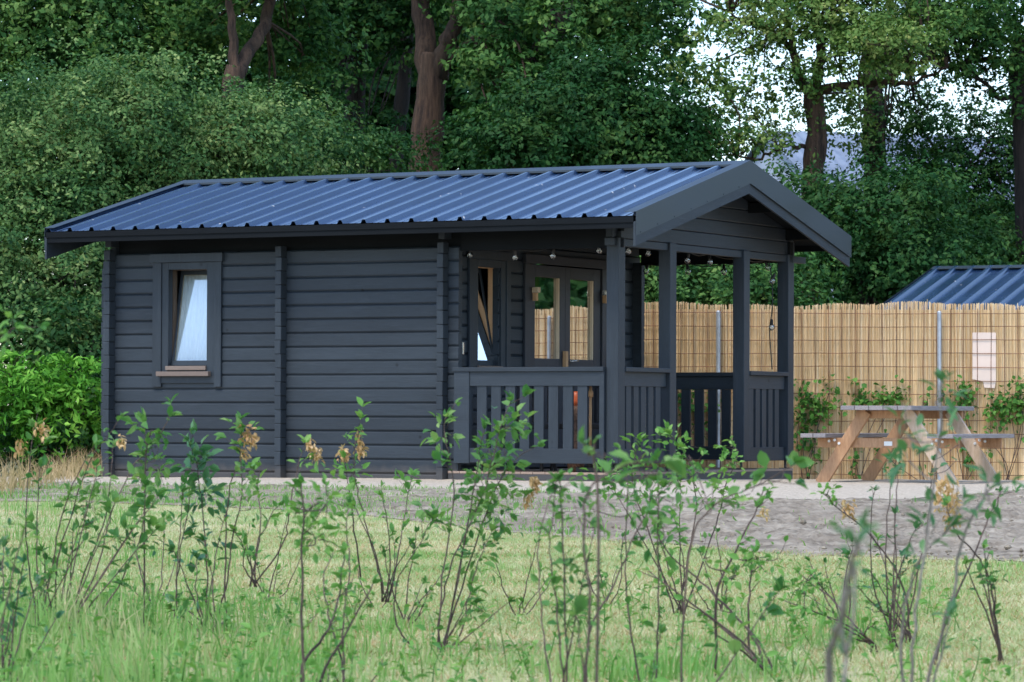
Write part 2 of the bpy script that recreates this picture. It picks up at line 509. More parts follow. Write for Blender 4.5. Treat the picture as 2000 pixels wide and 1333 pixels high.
M['gravel'] = ground_mat("pale_gravel", [(0.3, (0.50, 0.42, 0.32)), (0.7, (0.76, 0.66, 0.52))], 30, 0.02, None, (60, (0.62, 0.6, 0.58)))
M['dirt'] = ground_mat("grey_brown_soil", [(0.32, (0.145, 0.115, 0.08)), (0.68, (0.45, 0.385, 0.295))], 9, 0.04, (0.8, (0.24, 0.195, 0.145), 0.5, 0.7), None, (0.8, 0.5, 1))

# ------------------------------------------------------------------ ground
from mathutils import noise as mnoise
def fbm(x, y):
    return mnoise.noise((x * 1.1, y * .8, 3)) + .6 * mnoise.noise((x * 3.1, y * 2.2, 7)) + .35 * mnoise.noise((x * 8, y * 5, 11)) + .45 * mnoise.noise((x * 19, y * 14, 2)) + .3 * random.uniform(-1, 1)
def sheet(name, front, back, dz, mat, mx=1.0, rough=0.0, kind="structure", sub=60, nx=260):
    """ground sheet between two irregular edges given as lists of (pixel x, depth); follows the ground height"""
    fx, fy = zip(*front); bx, by = zip(*back)
    V, idx = [], {}
    for i in range(nx + 1):
        x = fx[0] + (fx[-1] - fx[0]) * i / nx
        y0 = np.interp(x, fx, fy) * (1 + 0.022 * mnoise.noise((x * .008, 1, len(name))) + 0.016 * mnoise.noise((x * .03, 5, len(name))) + 0.008 * mnoise.noise((x * .09, 9, len(name))))
        y1 = np.interp(x, bx, by) * (1 + 0.003 * math.sin(x * .033 + 2) + random.uniform(-.002, .002))
        for j in range(sub + 1):
            y = y0 + (y1 - y0) * j / sub
            X = (x - 1000) / F * y
            t = j / sub
            edge = min(1, 8 * t, 8 * (1 - t))
            z = float(gz(X, y)) + dz + rough * edge * (fbm(X, y) * 1.3 + .75)
            V.append((X, y, z))
    Q = np.array([[(i * (sub + 1) + j), ((i + 1) * (sub + 1) + j), ((i + 1) * (sub + 1) + j + 1), (i * (sub + 1) + j + 1)] for i in range(nx) for j in range(sub)])
    return tag(mesh_np(name, np.array(V), [Q], mat, None, smooth=True), kind=kind)

xs = np.concatenate([np.linspace(-600, -60, 10), np.linspace(-40, 40, 33), np.linspace(60, 600, 10)])
ys = np.concatenate([[-60, -20], np.linspace(0, 90, 46), [120, 200, 400, 800]])
GV = np.array([(x, y, float(gz(x, y))) for x in xs for y in ys])
ny = len(ys)
GQ = np.array([[i * ny + j, (i + 1) * ny + j, (i + 1) * ny + j + 1, i * ny + j + 1] for i in range(len(xs) - 1) for j in range(ny - 1)])
tag(mesh_np("ground", GV, [GQ], M['forest_floor']), kind="structure")

GRAVEL_F = [(-3000, 29.5), (-500, 29.5), (150, 30.2), (600, 29.5), (850, 29), (1100, 28), (1300, 26.6), (1500, 25.9), (1640, 25.6), (1760, 26), (1850, 27), (2000, 29.8), (2400, 31), (5000, 31)]
DIRT_F = [(-3000, 25), (-500, 25), (170, 24.5), (600, 22.4), (800, 20.5), (1000, 18.3), (1200, 17.1), (1500, 15.6), (1700, 15.2), (2000, 14.7), (2400, 14.2), (5000, 14)]
sheet("lawn", [(-3000, 2.5), (5000, 2.5)], [(x, y + 0.15) for x, y in DIRT_F], 0.004, M['lawn_soil'])
sheet("soil_strip", DIRT_F, [(x, y + 0.2) for x, y in GRAVEL_F], 0.008, M['dirt'], rough=0.024, sub=150, nx=900)
sheet("gravel_path", GRAVEL_F, [(-3000, 38.5), (5000, 38.5)], 0.012, M['gravel'], rough=0.006, sub=60, nx=400)

def blades(n, yr, xr, hr, w, mat_name, name, label, cat, mask=None, lean=0.35, kind="stuff", cl=None):
    y = rng.uniform(yr[0], yr[1], n)
    px = rng.uniform(xr[0], xr[1], n)
    if mask is not None:
        k = mask(px, y); px, y = px[k], y[k]
    x = (px - 1000) / F * y
    if cl is not None:
        cx, cy, sd, cn = cl
    n = len(x)
    h = rng.uniform(hr[0], hr[1], n) * (0.6 + 0.8 * rng.random(n))
    P = np.stack([x, y, gz(x, y) + 0.004], 1)
    return blade_mesh(P, h, w, lean, M[mat_name], name, label, cat, kind)

def blade_geo(P, h, w, lean):
    n = len(P)
    a = rng.uniform(0, 2 * PI, n)
    ln = rng.normal(0, lean, n)
    d = np.stack([np.cos(a) * ln, np.sin(a) * ln, np.zeros(n)], 1)
    s = rng.normal(size=(n, 3)) * np.array([1, .5, 0]); s = unit(s) * (w * (0.6 + 0.8 * rng.random(n)))[:, None]
    up = np.array([0, 0, 1.0])
    h = h[:, None]
    m = P + up * h * .55 + d * h * .3
    t = P + up * h * .95 + d * h
    V = np.stack([P - s * .5, P + s * .5, m + s * .4, m - s * .4, t], 1).reshape(-1, 3)
    i = np.arange(n)[:, None] * 5
    return V, np.concatenate([i, i + 1, i + 2, i + 3], 1), np.concatenate([i + 3, i + 2, i + 4], 1)

def blade_mesh(P, h, w, lean, mat, name, label, cat, kind=None, parent=None):
    V, q, t = blade_geo(P, h, w, lean)
    o = mesh_np(name, V, [q, t], mat, parent)
    if parent is None: tag(o, label, cat, None, kind)
    return o

dfx, dfy = zip(*DIRT_F)
lawn_mask = lambda px, y: y < np.interp(px, dfx, dfy) * (1 + 0.006 * np.sin(px * .05)) + rng.normal(0, .22, len(px))
P0 = []
def lawn_pts(n, yr):
    y = rng.uniform(*yr, n); px = rng.uniform(-450, 2750, n)
    k = lawn_mask(px, y)
    return px[k], y[k]
pp = [lawn_pts(38000, (5.0, 8.5)), lawn_pts(100000, (8.5, 13)), lawn_pts(112000, (13, 18)), lawn_pts(70000, (18, 25))]
px = np.concatenate([a for a, b in pp]); py = np.concatenate([b for a, b in pp])
gx = (px - 1000) / F * py
hh = rng.uniform(0.008, 0.022, len(px)) * (0.7 + 0.6 * rng.random(len(px)))
blade_mesh(np.stack([gx, py, gz(gx, py) + .004], 1), hh, 0.0032, 1.0, M['grass'], "lawn_grass", "short pale green lawn grass mixed with straw", "grass", "stuff")
k = rng.random(len(px)) < .22
blade_mesh(np.stack([gx[k] + rng.normal(0, .02, k.sum()), py[k], np.full(k.sum(), .012)], 1), rng.uniform(.006, .02, k.sum()), 0.003, 2.6, M['grass_dry'], "dry_straw", "dry straw lying in the short lawn grass", "straw", "stuff")
# longer grass in tufts
tc = []
for _ in range(60):
    cy = random.uniform(6.2, 10) if random.random() < .8 else random.uniform(10, 15)
    cx = random.uniform(-150, 2150) if random.random() < .6 else random.uniform(-150, 600)
    big = random.uniform(.5, 1.3) * (1.2 if cx < 450 else .9) * (1 if cy < 10 else .6)
    for _ in range(random.randint(4, 12)):
        tc.append((cx + random.gauss(0, .16) * F / cy, cy + random.gauss(0, .25), big))
for _ in range(90):
    tc.append((random.uniform(-150, 260), random.uniform(8, 24), .9))
TP, TH_ = [], []
for x, y, big in tc:
    if y < 5.5 or y > np.interp(x, dfx, dfy): continue
    k = random.randint(6, 22)
    X = (x - 1000) / F * y
    q = rng.normal(0, 0.05, (k, 2)) + np.array([X, y])
    tall = random.uniform(.05, .14) * big
    TP.append(np.column_stack([q, np.full(k, .004)])); TH_.append(rng.uniform(.5, 1.1, k) * tall)
TP = np.concatenate(TP); TH_ = np.concatenate(TH_)
blade_mesh(TP, TH_, 0.0042, 0.35, M['grass_tall'], "long_grass", "long green grass standing in loose tufts over the lawn", "grass", "stuff")
# sparse seedlings on the soil strip
y = rng.uniform(16, 30, 90000); x = rng.uniform(-100, 2100, 90000)
dens = np.clip(1.15 - x / 1150, 0.012, 1) * (0.5 + 0.5 * np.sin(x * .02 + y * 1.7) * np.sin(y * 2.9))
k = (y > np.interp(x, dfx, dfy) - .3) & (y < np.interp(x, *zip(*GRAVEL_F)) - .2) & (rng.random(90000) < dens * 1.3)
X = (x[k] - 1000) / F * y[k]
blade_mesh(np.stack([X, y[k], np.full(k.sum(), .02)], 1), rng.uniform(.015, .05, k.sum()), 0.006, 0.6, M['grass_tall'], "seedling_grass", "thin new grass sprouting on the bare soil strip", "grass", "stuff")
# pebbles and clods on the soil
cl = MB()
for _ in range(3800):
    px_, y_ = random.uniform(-100, 2100), random.uniform(15, 29)
    if not (np.interp(px_, dfx, dfy) + .2 < y_ < np.interp(px_, *zip(*GRAVEL_F)) - .2): continue
    r = random.uniform(.003, .011) * (1.9 if random.random() < .06 else 1)
    cl.ball(((px_ - 1000) / F * y_, y_, .02 + r * .3), r, 5, 4, random.uniform(.35, .9))
tag(cl.build("soil_clods", M['dirt']), "small crumbly clods lying on the grey soil strip", "soil clods", kind="stuff")

# ------------------------------------------------------------------ the cabin
cabin = tag(empty("log_cabin", (OX, OY, 0), -TH), "dark grey wooden log cabin with blue-grey metal roof and open corner porch", "cabin")
VL, VR, UF, UB = -0.487, 4.4005, 0.4223, -6.18
VM = (VL + VR) / 2
SL = 0.619 / (VM - VL)
W = 3.912
def roofz(v, z0=2.435): return z0 + SL * ((v - VL) if v < VM else (VR - v))
LOG = 0.135

def log_profile(z0, z1, a, b, dirn):
    """cross-section of one log: a = outer face, b = inner face; dirn = sign of outward"""
    c = 0.016
    o = a; i = a - dirn * c
    return [(b, z0), (i, z0), (o, z0 + c * 1.1), (o, z1 - c * .8), (i, z1), (b, z1)]

def log_wall(mb, along, lo, hi, face, inner, zs, holes):
    """logs between lo and hi along axis 'u' or 'v'; holes = [(a, b, z0, z1)]"""
    dirn = 1 if face > inner else -1
    for z0, z1 in zs:
        segs = [(lo, hi)]
        for a, b, h0, h1 in holes:
            if z1 > h0 + .001 and z0 < h1 - .001:
                new = []
                for s, e in segs:
                    if s < a: new.append((s, min(e, a)))
                    if e > b: new.append((max(s, b), e))
                    if not (s < a or e > b): pass
                segs = [(s, e) for s, e in new if e - s > .01]
        j = random.uniform(-.0015, .0015)
        pts = log_profile(z0, z1, face + j, inner, dirn)
        if along == 'u': fn = lambda p, t: (t, p[0], p[1])
        else: fn = lambda p, t: (p[0], t, p[1])
        flip = (dirn < 0) == (along == 'u')
        for s, e in segs:
            mb.prism(pts[::-1] if flip else pts, fn, s, e)

zA = [(-0.012, 0.0605)] + [(0.0605 + LOG * k, 0.0605 + LOG * (k + 1)) for k in range(16)]
zB = [(-0.012, 0.128)] + [(0.128 + LOG * k, 0.128 + LOG * (k + 1)) for k in range(16)]
m = MB()
W1 = (-5.03, -4.53, 1.04, 2.10)
log_wall(m, 'u', -5.70, -1.706, 0.0, 0.07, zA, [W1])
m.build("side_wall", M['paint_u'], cabin, bevel=0.003)
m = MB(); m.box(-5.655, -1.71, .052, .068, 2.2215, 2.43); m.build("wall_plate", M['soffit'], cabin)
m = MB(); log_wall(m, 'u', -5.83, -1.706, W, W - .07, zA, []); m.build("side_wall", M['paint_u'], cabin)
m = MB()
W2 = (0.50, 0.97, 1.04, 2.10); DR = (1.56, 3.10, 0.05, 2.13)
log_wall(m, 'v', 0.0702, W + .10, -1.81, -1.88, zB, [W2, DR])
m.build("porch_wall", M['paint_v'], cabin, bevel=0.003)
m = MB(); log_wall(m, 'v', -.0, W + .10, -5.73, -5.66, zB, []); m.build("back_wall", M['paint_v'], cabin)
# interlocking log ends standing proud at the corners
for u0, u1, lo in ((-5.735, -5.66, -5.83), (-3.70, -3.63, None), (-1.885, -1.815, None)):
    m = MB()
    for z0, z1 in zB + [(zB[-1][1], zB[-1][1] + .05)]:
        if z0 > 2.255: continue
        z1 = min(z1, 2.262)
        j = random.uniform(-.003, .003)
        m.box(u0 + j, u1 + j, -.105 + random.uniform(-.004, .004), -.0005, z0 + .0025, z1 - .0025)
    m.build("log_ends", M['paint_z'], cabin, bevel=0.006)
    if lo:
        m = MB()
        for z0, z1 in zA[:-1]: m.box(lo + random.uniform(-.004, .004), -5.7355, .001, .07, z0 + .0025, z1 - .0025)
        m.build("log_ends", M['paint_z'], cabin, bevel=0.006)
# plain interior: floor, ceiling and a partition, so that open windows look into a dark room
m = MB()
m.box(-5.655, -1.885, .075, W - .075, -.01, .03); m.box(-5.655, -1.885, .075, W - .075, 2.30, 2.32)
m.box(-3.68, -3.64, .075, W - .075, .0305, 2.2995)
m.build("interior_lining", M['room'], cabin)

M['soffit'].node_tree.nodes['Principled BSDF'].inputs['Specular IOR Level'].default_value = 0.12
# roof ---------------------------------------------------------------
def rib_profile():
    """(u, height) points of the trapezoid sheet"""
    out = []; p = 0.262; u = UB + 0.015
    while u < UF - .02:
        for du, h in ((0, 0), (.018, .034), (.046, .034), (.064, 0)):
            if u + du < UF - .012: out.append((u + du, h))
        for q in (.13, .197):
            if u + q + .012 < UF - .012: out += [(u + q - .008, 0), (u + q, .004), (u + q + .008, 0)]
        u += p
    out.append((UF - .012, 0))
    return out
prof = rib_profile()
def roof_sheet(side):
    m = MB()
    n = len(prof)
    v0, v1 = (VL, VM - .012) if side < 0 else (VR, VM + .012)
    rows = 10
    for j in range(rows + 1):
        v = v0 + (v1 - v0) * j / rows
        m.v += [(u, v, roofz(v) + h) for u, h in prof]
    for j in range(rows):
        for i in range(n - 1):
            q = (j * n + i, j * n + i + 1, (j + 1) * n + i + 1, (j + 1) * n + i)
            m.f.append(q if side < 0 else q[::-1]); m.m.append(0)
    return m
rs = roof_sheet(-1).build("roof", M['sheet'], cabin, solid=0.002)
tag(rs, "ribbed blue-grey metal roof sheet on the near slope")
ro = roof_sheet(1).build("roof", M['sheet'], cabin, solid=0.002)
m = MB()   # ridge cap on top of the ribs, folded
zt = 3.0936 + .004
for s in (-1, 1):
    v1 = VM + s * .17
    pts = [(VM, zt), (v1, roofz(v1) + .040), (v1, roofz(v1) + .020), (v1 - s * .002, roofz(v1) + .020), (v1 - s * .002, roofz(v1) + .037), (VM, zt - .003)]
    m.prism(pts if s > 0 else pts[::-1], lambda p, t: (t, p[0], p[1]), UF - .003, UB + .003)
m.build("ridge_cap", M['flash'], rs)
def verge(uo, inward, name):
    m = MB()
    for s in (-1, 1):
        ve = VL if s < 0 else VR
        a, b = (ve, 2.4746), (VM, 3.0936)
        h = 0.2214
        pts = [(a[0], a[1] - h), (b[0], b[1] - h), b, a]
        if s > 0: pts = pts[::-1]
        m.prism(pts, lambda p, t: (t, p[0], p[1]), uo - inward * .003, uo)
        pts = [(a[0], a[1] - .004), (b[0], b[1] - .004), (b[0], b[1]), (a[0], a[1])]
        if s > 0: pts = pts[::-1]
        m.prism(pts, lambda p, t: (t, p[0], p[1]), uo - inward * .12, uo - inward * .0032)
    sc = m         # with its screws
    for s in (-1, 1):
        ve = VL if s < 0 else VR
        for k in range(7):
            v = ve + (VM - ve) * (k + .25) / 7
            sc.tube([(uo, v, roofz(v, 2.4746) - .205), (uo + inward * .004, v, roofz(v, 2.4746) - .205)], .006, 8)
    m.build(name, M['flash'], rs)
    m = MB()       # wooden barge board below the flashing
    for s in (-1, 1):
        ve = VL if s < 0 else VR
        pts = [(ve, 2.1602), (VM, 2.7792), (VM, 2.7792 + .22), (ve, 2.1602 + .22)]
        if s > 0: pts = pts[::-1]
        off = .006 if s < 0 else .02
        m.prism(pts, lambda p, t: (t, p[0], p[1]), uo - inward * (off + .022), uo - inward * off)
    m.build("barge_board", M['paint_v'], cabin)
verge(UF, 1, "verge_flashing")
verge(UB, -1, "verge_flashing")
m = MB()           # roof boards under the sheets
for s in (-1, 1):
    ve, vi = (VL + .03, VM) if s < 0 else (VR - .03, VM)
    pts = [(ve, roofz(ve) - .06), (vi, roofz(vi) - .06), (vi, roofz(vi) - .012), (ve, roofz(ve) - .012)]
    if s > 0: pts = pts[::-1]
    m.prism(pts, lambda p, t: (t, p[0], p[1]), UB + .032, UF - .044)
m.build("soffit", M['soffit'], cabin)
for ve, s in ((VL, 1), (VR, -1)):
    m = MB()
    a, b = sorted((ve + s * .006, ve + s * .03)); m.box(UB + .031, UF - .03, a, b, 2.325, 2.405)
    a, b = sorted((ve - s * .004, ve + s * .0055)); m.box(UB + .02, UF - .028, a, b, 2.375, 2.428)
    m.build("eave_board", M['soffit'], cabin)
m = MB()           # purlins carrying the overhang
for v in (0.1, 1.0, VM, 2.9, 3.8):
    z = roofz(v) - .0605
    m.box(-1.8, UF - .05, v - .035, v + .035, z - .11, z - (.012 if v != VM else .02))
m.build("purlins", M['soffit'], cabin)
# porch beams and gable logs
m = MB()
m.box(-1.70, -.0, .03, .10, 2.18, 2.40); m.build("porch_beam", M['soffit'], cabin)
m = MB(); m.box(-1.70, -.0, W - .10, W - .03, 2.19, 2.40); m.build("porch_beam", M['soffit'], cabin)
m = MB(); m.box(-.10, -.025, -.10, W + .35, 2.195, 2.262); m.build("gable_beam", M['paint_v'], cabin, bevel=.003)
m = MB()
def gable_fill(mb, uf_, ui, z_first, upto):
    z = z_first
    while z < upto:
        z1 = z + LOG
        def vlim(zz): return VL + (zz - (2.435 - .062)) / SL
        a0, a1 = max(vlim(z) , -.08), max(vlim(min(z1, roofz(VM) - .064)), -.08)
        a1 = min(a1, VM - .001)
        c = .009
        for (za, zb, du) in ((z, z + c, None), (z + c, z1 - .0005, 0)):
            pass
        zz1 = min(z1, roofz(VM) - .064)
        pts = [(a0, z + .002), (2 * VM - a0, z + .002), (2 * VM - a1, zz1 - .002), (a1, zz1 - .002)]
        mb.prism(pts, lambda p, t: (t, p[0], p[1]), ui, uf_)
        z = z1
gable_fill(m, -.03, -.10, 2.265, 2.97)
m.build("gable_wall", M['paint_v'], cabin, bevel=.008)
m = MB(); gable_fill(m, -5.66, -5.73, 2.29, 2.97); m.build("gable_wall", M['paint_v'], cabin)
m = MB(); gable_fill(m, -1.815, -1.88, 2.29, 2.97); m.build("gable_wall", M['paint_v'], cabin)

# posts on steel feet
def post(v0, v1, top, u0=-.125, u1=0.0):
    m = MB(); m.box(u0, u1, v0, v1, .18, top)
    p = m.build("post", M['paint_z'], cabin, bevel=.006)
    f = MB(); uc, vc = (u0 + u1) / 2, (v0 + v1) / 2
    f.box(uc - .05, uc + .05, vc - .05, vc + .05, .0955, .101); f.box(uc - .05, uc + .05, vc - .05, vc + .05, .174, .1795)
    f.tube([(uc, vc, .101), (uc, vc, .174)], .014, 8)
    f.build("steel_foot", M['foot'], p)
post(-.012, .13, 2.27); post(1.066, 1.203, 2.268); post(2.715, 2.852, 2.268); post(W - .14, W, 2.27)
m = MB(); m.box(-.13, .012, .02, .115, 2.2705, 2.33)
m.build("gable_beam", M['paint_v'], cabin)

# railings
def railing(along, lo, hi, pos, end_lo, end_hi, first, cap_in=0.07, cap_out=.045, face=-1):
    """along 'u' or 'v'; pos = centre line; face = side the rails are on"""
    m = MB()
    def bx(mb, a, b, w0, w1, z0, z1):
        if along == 'u': mb.box(a, b, min(w0, w1), max(w0, w1), z0, z1)
        else: mb.box(min(w0, w1), max(w0, w1), a, b, z0, z1)
    bx(m, lo - (.012 if end_lo else 0), hi, pos - cap_out, pos + cap_in, 1.032, 1.074)
    bx(m, lo + .0005, hi - .0005, pos - .022, pos + .022, .897, 1.0325)
    if end_lo: bx(m, lo - .002, lo + .165, pos - .034, pos + .05, .17, 1.0315)
    if end_hi: bx(m, hi - .05, hi + .0, pos - .03, pos + .045, .17, 1.0312)
    r = m.build("railing", M['paint_u'] if along == 'u' else M['paint_v'], cabin, bevel=.004)
    b = MB(); bx(b, lo, hi, pos - .022, pos + .022, .176, .314); b.build("bottom_rail", M['paint_u'] if along == 'u' else M['paint_v'], r, bevel=.004)
    x = first
    while x + .1 < hi - (.05 if end_hi else .01):
        b = MB(); bx(b, x, x + .1, pos - .012, pos + .014, .3145, .8965)
        b.build("baluster", M['paint_z'], r)
        x += .1528
railing('u', -1.722, -.128, -.02, True, True, -1.4815)
railing('u', -1.70, -.128, W - .06, False, False, -1.239 - .31, cap_in=.05, cap_out=.06)
railing('v', .135, 1.062, -.06, False, False, .245)
railing('v', 2.856, W - .145, -.06, False, False, 2.935)
# deck
m = MB()
for i in range(14):
    u0 = -1.80 + i * .131
    m.box(u0, u0 + .127, -.03, 3.83, .073, .0945)
dk = m.build("deck", M['deck_edge'], cabin, bevel=.003)
m = MB()
m.box(-1.80, .028, -.028, .012, -.02, .0725); m.box(-.012, .0285, .0125, 3.825, -.02, .0725); m.box(-1.80, .028, 3.78, 3.8255, -.02, .0725) if False else None
m.box(-1.80, -.0125, 3.785, 3.825, -.02, .0725)
m.build("deck_fascia", M['paint_u'], dk, bevel=.003)

# window in the side wall (faces the camera) and in the porch wall: same kind, own frames
def window(fn, a0, a1, lining, glass_tilt):
    """fn(a, d, z): a along the wall, d outward depth; casing a0..a1"""
    def bx(mb, p0, p1, d0, d1, z0, z1):
        A, B = fn(p0, d0, z0), fn(p1, d1, z1)
        mb.box(min(A[0], B[0]), max(A[0], B[0]), min(A[1], B[1]), max(A[1], B[1]), z0, z1)
    w = a1 - a0
    m = MB()
    bx(m, a0, a0 + .105, .001, .028, .893, 2.126); bx(m, a1 - .08, a1, .001, .028, .893, 2.126)
    bx(m, a0 - .022, a1 + .022, .001, .045, 2.1265, 2.212)
    bx(m, a0 + .1055, a1 - .0805, .001, .022, .93, 1.0)
    cas = m.build("window", M['paint_z'], cabin, bevel=.003)
    o0, o1, z0, z1 = a0 + .184, a1 - .174, 1.085, 2.055
    m = MB()
    bx(m, a0 + .106, o0, -.06, .016, 1.0005, 2.1255); bx(m, o1, a1 - .081, -.06, .016, 1.0005, 2.1255)
    bx(m, o0 + .0005, o1 - .0005, -.06, .016, z1, 2.1255); bx(m, o0 + .0005, o1 - .0005, -.06, .012, 1.0005, z0)
    m.build("frame", M['paint_z'], cas, bevel=.003)
    m = MB()
    bx(m, o0 - .01, o0 + .004, -.13, -.0605, z0, z1); bx(m, o1 - .004, o1 + .01, -.13, -.0605, z0, z1); bx(m, o0 + .005, o1 - .005, -.13, -.0605, z1 - .004, z1 + .012)
    m.build("jamb_lining", M[lining], cas)
    m = MB()
    bx(m, a0 + .077, a1 - .117, .0225, .075, .999, 1.045); bx(m, a0 + .165, a1 - .172, .0165, .04, 1.058, 1.10)
    m.build("sill", M['sill_wood'], cas, bevel=.004)
    # tilted sash, hinged at its foot
    t = math.tan(math.radians(glass_tilt))
    s0, s1, sz0, sz1 = o0 - .006, o1 + .006, 1.105, 2.06
    def sash_box(mb, p0, p1, d0, d1, q0, q1):
        vs = []
        for z in (q0, q1):
            for (p, d) in ((p0, d0), (p1, d0), (p1, d1), (p0, d1)):
                vs.append(fn(p, -.045 + d - (z - sz0) * t, z))
        mb.add(vs, [(3, 2, 1, 0), (4, 5, 6, 7), (0, 1, 5, 4), (1, 2, 6, 5), (2, 3, 7, 6), (3, 0, 4, 7)])
    m = MB(); st = .026
    sash_box(m, s0, s0 + st, -.012, .004, sz0, sz1); sash_box(m, s1 - st, s1, -.012, .004, sz0, sz1)
    sash_box(m, s0 + st, s1 - st, -.012, .004, sz0, sz0 + .05); sash_box(m, s0 + st, s1 - st, -.012, .004, sz1 - .05, sz1)
    m.build("sash", M['paint_z'], cas)
    m = MB()
    for p, q in ((s0 - .004, s0 + st + .004), (s1 - st - .004, s1 + .004)): sash_box(m, p, q, -.06, -.0125, sz0, sz1)
    sash_box(m, s0 + st + .004, s1 - st - .004, -.06, -.0125, sz1 - .054, sz1)
    m.build("sash_core", M['pale_wood'], cas)
    m = MB(); sash_box(m, s0 + st, s1 - st, -.008, -.004, sz0 + .05, sz1 - .05)
    m.build("pane", M['glass'], cas)
    m = MB(); n = 48
    for k in range(n + 1):
        p = s0 + .03 + (s1 - s0 - .06) * k / n
        d = -.022 + .008 * math.sin(k * .9) + .003 * math.sin(k * 2.3)
        for z in (sz0 + .01, sz0 + .45, sz1 - .02):
            m.v.append(fn(p, -.045 + d - (z - sz0) * t, z))
    for k in range(n):
        for j in range(2):
            m.f.append((k * 3 + j, k * 3 + 3 + j, k * 3 + 4 + j, k * 3 + 1 + j)); m.m.append(0)
    m.build("curtain", M['curtain'], cas, smooth=True, solid=.002)
    return cas
w1 = window(lambda a, d, z: (a, -d, z), -5.193, -4.378, 'lining_dark', 10.5)
tag(w1, "window with white curtain, tilted open, in the long side wall")
w2 = window(lambda a, d, z: (-1.81 + d, a, z), 0.352, 1.166, 'raw_wood', 10.5)
tag(w2, "window tilted open beside the porch doors")

# double doors
m = MB()
m.box(-1.809, -1.782, 1.458, 1.555, .095, 2.126); m.box(-1.809, -1.782, 3.105, 3.21, .095, 2.126); m.box(-1.809, -1.765, 1.44, 3.228, 2.1265, 2.215)
m.build("door_casing", M['door_paint'], cabin, bevel=.003)
for k, (a, b, g0, g1) in enumerate(((1.573, 2.324, 1.69, 2.216), (2.328, 3.095, 2.435, 2.948))):
    m = MB()
    m.box(-1.855, -1.80, a, g0, .11, 2.115); m.box(-1.855, -1.80, g1, b, .11, 2.115)
    m.box(-1.855, -1.80, g0 + .0005, g1 - .0005, .11, 1.19); m.box(-1.855, -1.80, g0 + .0005, g1 - .0005, 2.0, 2.115)
    d = m.build("door", M['door_paint'], cabin, bevel=.003)
    m = MB(); m.box(-1.838, -1.834, g0, g1, 1.1905, 1.9995); m.build("pane", M['door_glass'], d)
    m = MB(); m.box(-1.833, -1.806, g1 - .022, g1 - .001, 1.192, 1.998); m.build("glazing_bead", M['pale_wood'], d)
    if k == 1:
        m = MB(); m.tube([(-1.80, 2.385, 1.172), (-1.75, 2.385, 1.172)], .010, 8); m.tube([(-1.752, 2.38, 1.172), (-1.748, 2.515, 1.174)], .009, 8)
        m.build("handle", M['bright'], d, smooth=True)
    else:
        m = MB(); m.box(-1.7995, -1.755, 2.27, 2.315, 1.10, 1.27); m.build("latch_block", M['raw_wood'], d, bevel=.005)
for v, z in ((1.62, 1.855), (3.115, 1.875)):
    m = MB(); m.box(-1.781, -1.715, v - .03, v + .03, z - .02, z + .035)
    h = m.build("door_holder", M['bright'] if v > 2 else M['pale_wood'], cabin, bevel=.005)
    m = MB(); m.box(-1.781, -1.735, v - .018, v + .018, z - .1, z - .021); m.build("block", M['raw_wood'], h, bevel=.004)
m = MB(); m.box(-1.8095, -1.79, .235, .262, 1.20, 1.32); m.build("wall_hook", M['bright'], cabin, bevel=.004)

# ------------------------------------------------------------------ things on the porch
def cab(u, v, z=0): 
    c, s = math.cos(TH), math.sin(TH)
    return (OX + u * c + v * s, OY - u * s + v * c, z)
sl = tag(empty("string_lights", cab(-.2, .2, 2.2), -TH), "string of clear light bulbs on a black cord along the porch beams", "string lights")
def sl_(u, v, z): return (u + .2, v - .2, z - 2.2)
bulbs = [(-1.696, .2, 2.150), (-1.206, .2, 2.117), (-.8, .2, 2.124), (-.313, .2, 2.166),
         (-.2, .6, 2.175), (-.2, 1.0, 2.172), (-.2, 1.86, 2.140), (-.2, 2.341, 2.144), (-.2, 3.05, 2.13),
         (-.22, 3.72, 2.137), (-.715, 3.75, 2.106), (-1.13, 3.75, 2.118), (-1.60, 3.75, 2.126)]
def sag(a, b, d=.035):
    a, b = Vector(a), Vector(b)
    return [a.lerp(b, t) - Vector((0, 0, d * 4 * t * (1 - t))) for t in (0, .25, .5, .75)]
m = MB(); pts = []
hooks = [(b[0], b[1], b[2] + .085) for b in bulbs]
hooks = hooks[:4] + [(-.15, .15, 2.24)] + hooks[4:9] + [(-.18, 3.68, 2.22)] + hooks[9:]
for a, b in zip(hooks[:-1], hooks[1:]): pts += sag(a, b)
pts.append(Vector(hooks[-1]))
m.tube([sl_(*p) for p in pts], .006, 6)
dn = [(-.18, 3.68, 2.22), (-.15, 3.70, 2.0), (-.14, 3.69, 1.75), (-.17, 3.69, 1.5), (-.15, 3.68, 1.25), (-.14, 3.68, 1.1)]
m.tube([sl_(*p) for p in smooth_path(dn, 4)], .006, 6)
m.build("cord", M['black'], sl, smooth=True)
m = MB(); m.tube([(0, 0, .045), (0, 0, .03)], [.008, .014], 10); m.tube([(0, 0, .03), (0, 0, -.012)], .016, 10)
sock_me = m.build("socket", M['black'], sl, smooth=False)
m = MB(); m.ball((0, 0, -.038), .030, 12, 8, 1.15)
bulb_me = m.build("bulb", M['bulb'], sl, smooth=True)
m = MB(); m.tube([(0, 0, -.014), (.004, 0, -.028), (-.004, .003, -.04), (0, 0, -.03)], .0022, 5)
fil_me = m.build("filament", M['bright'], sock_me)
first = True
for (u, v, z) in bulbs + [(-.115, 3.66, 2.0), (-.13, 3.65, 1.53)]:
    tilt = (random.uniform(-.35, .35), random.uniform(-.35, .35), 0)
    if first: s_, b_, f_ = sock_me, bulb_me, fil_me; first = False
    else:
        s_, b_, f_ = sock_me.copy(), bulb_me.copy(), fil_me.copy()
        for o in (s_, b_, f_): COL.objects.link(o)
    s_.parent = sl; s_.location = sl_(u, v, z + .035); s_.rotation_euler = tilt
    b_.parent = s_; b_.location = (0, 0, 0)
    f_.parent = s_

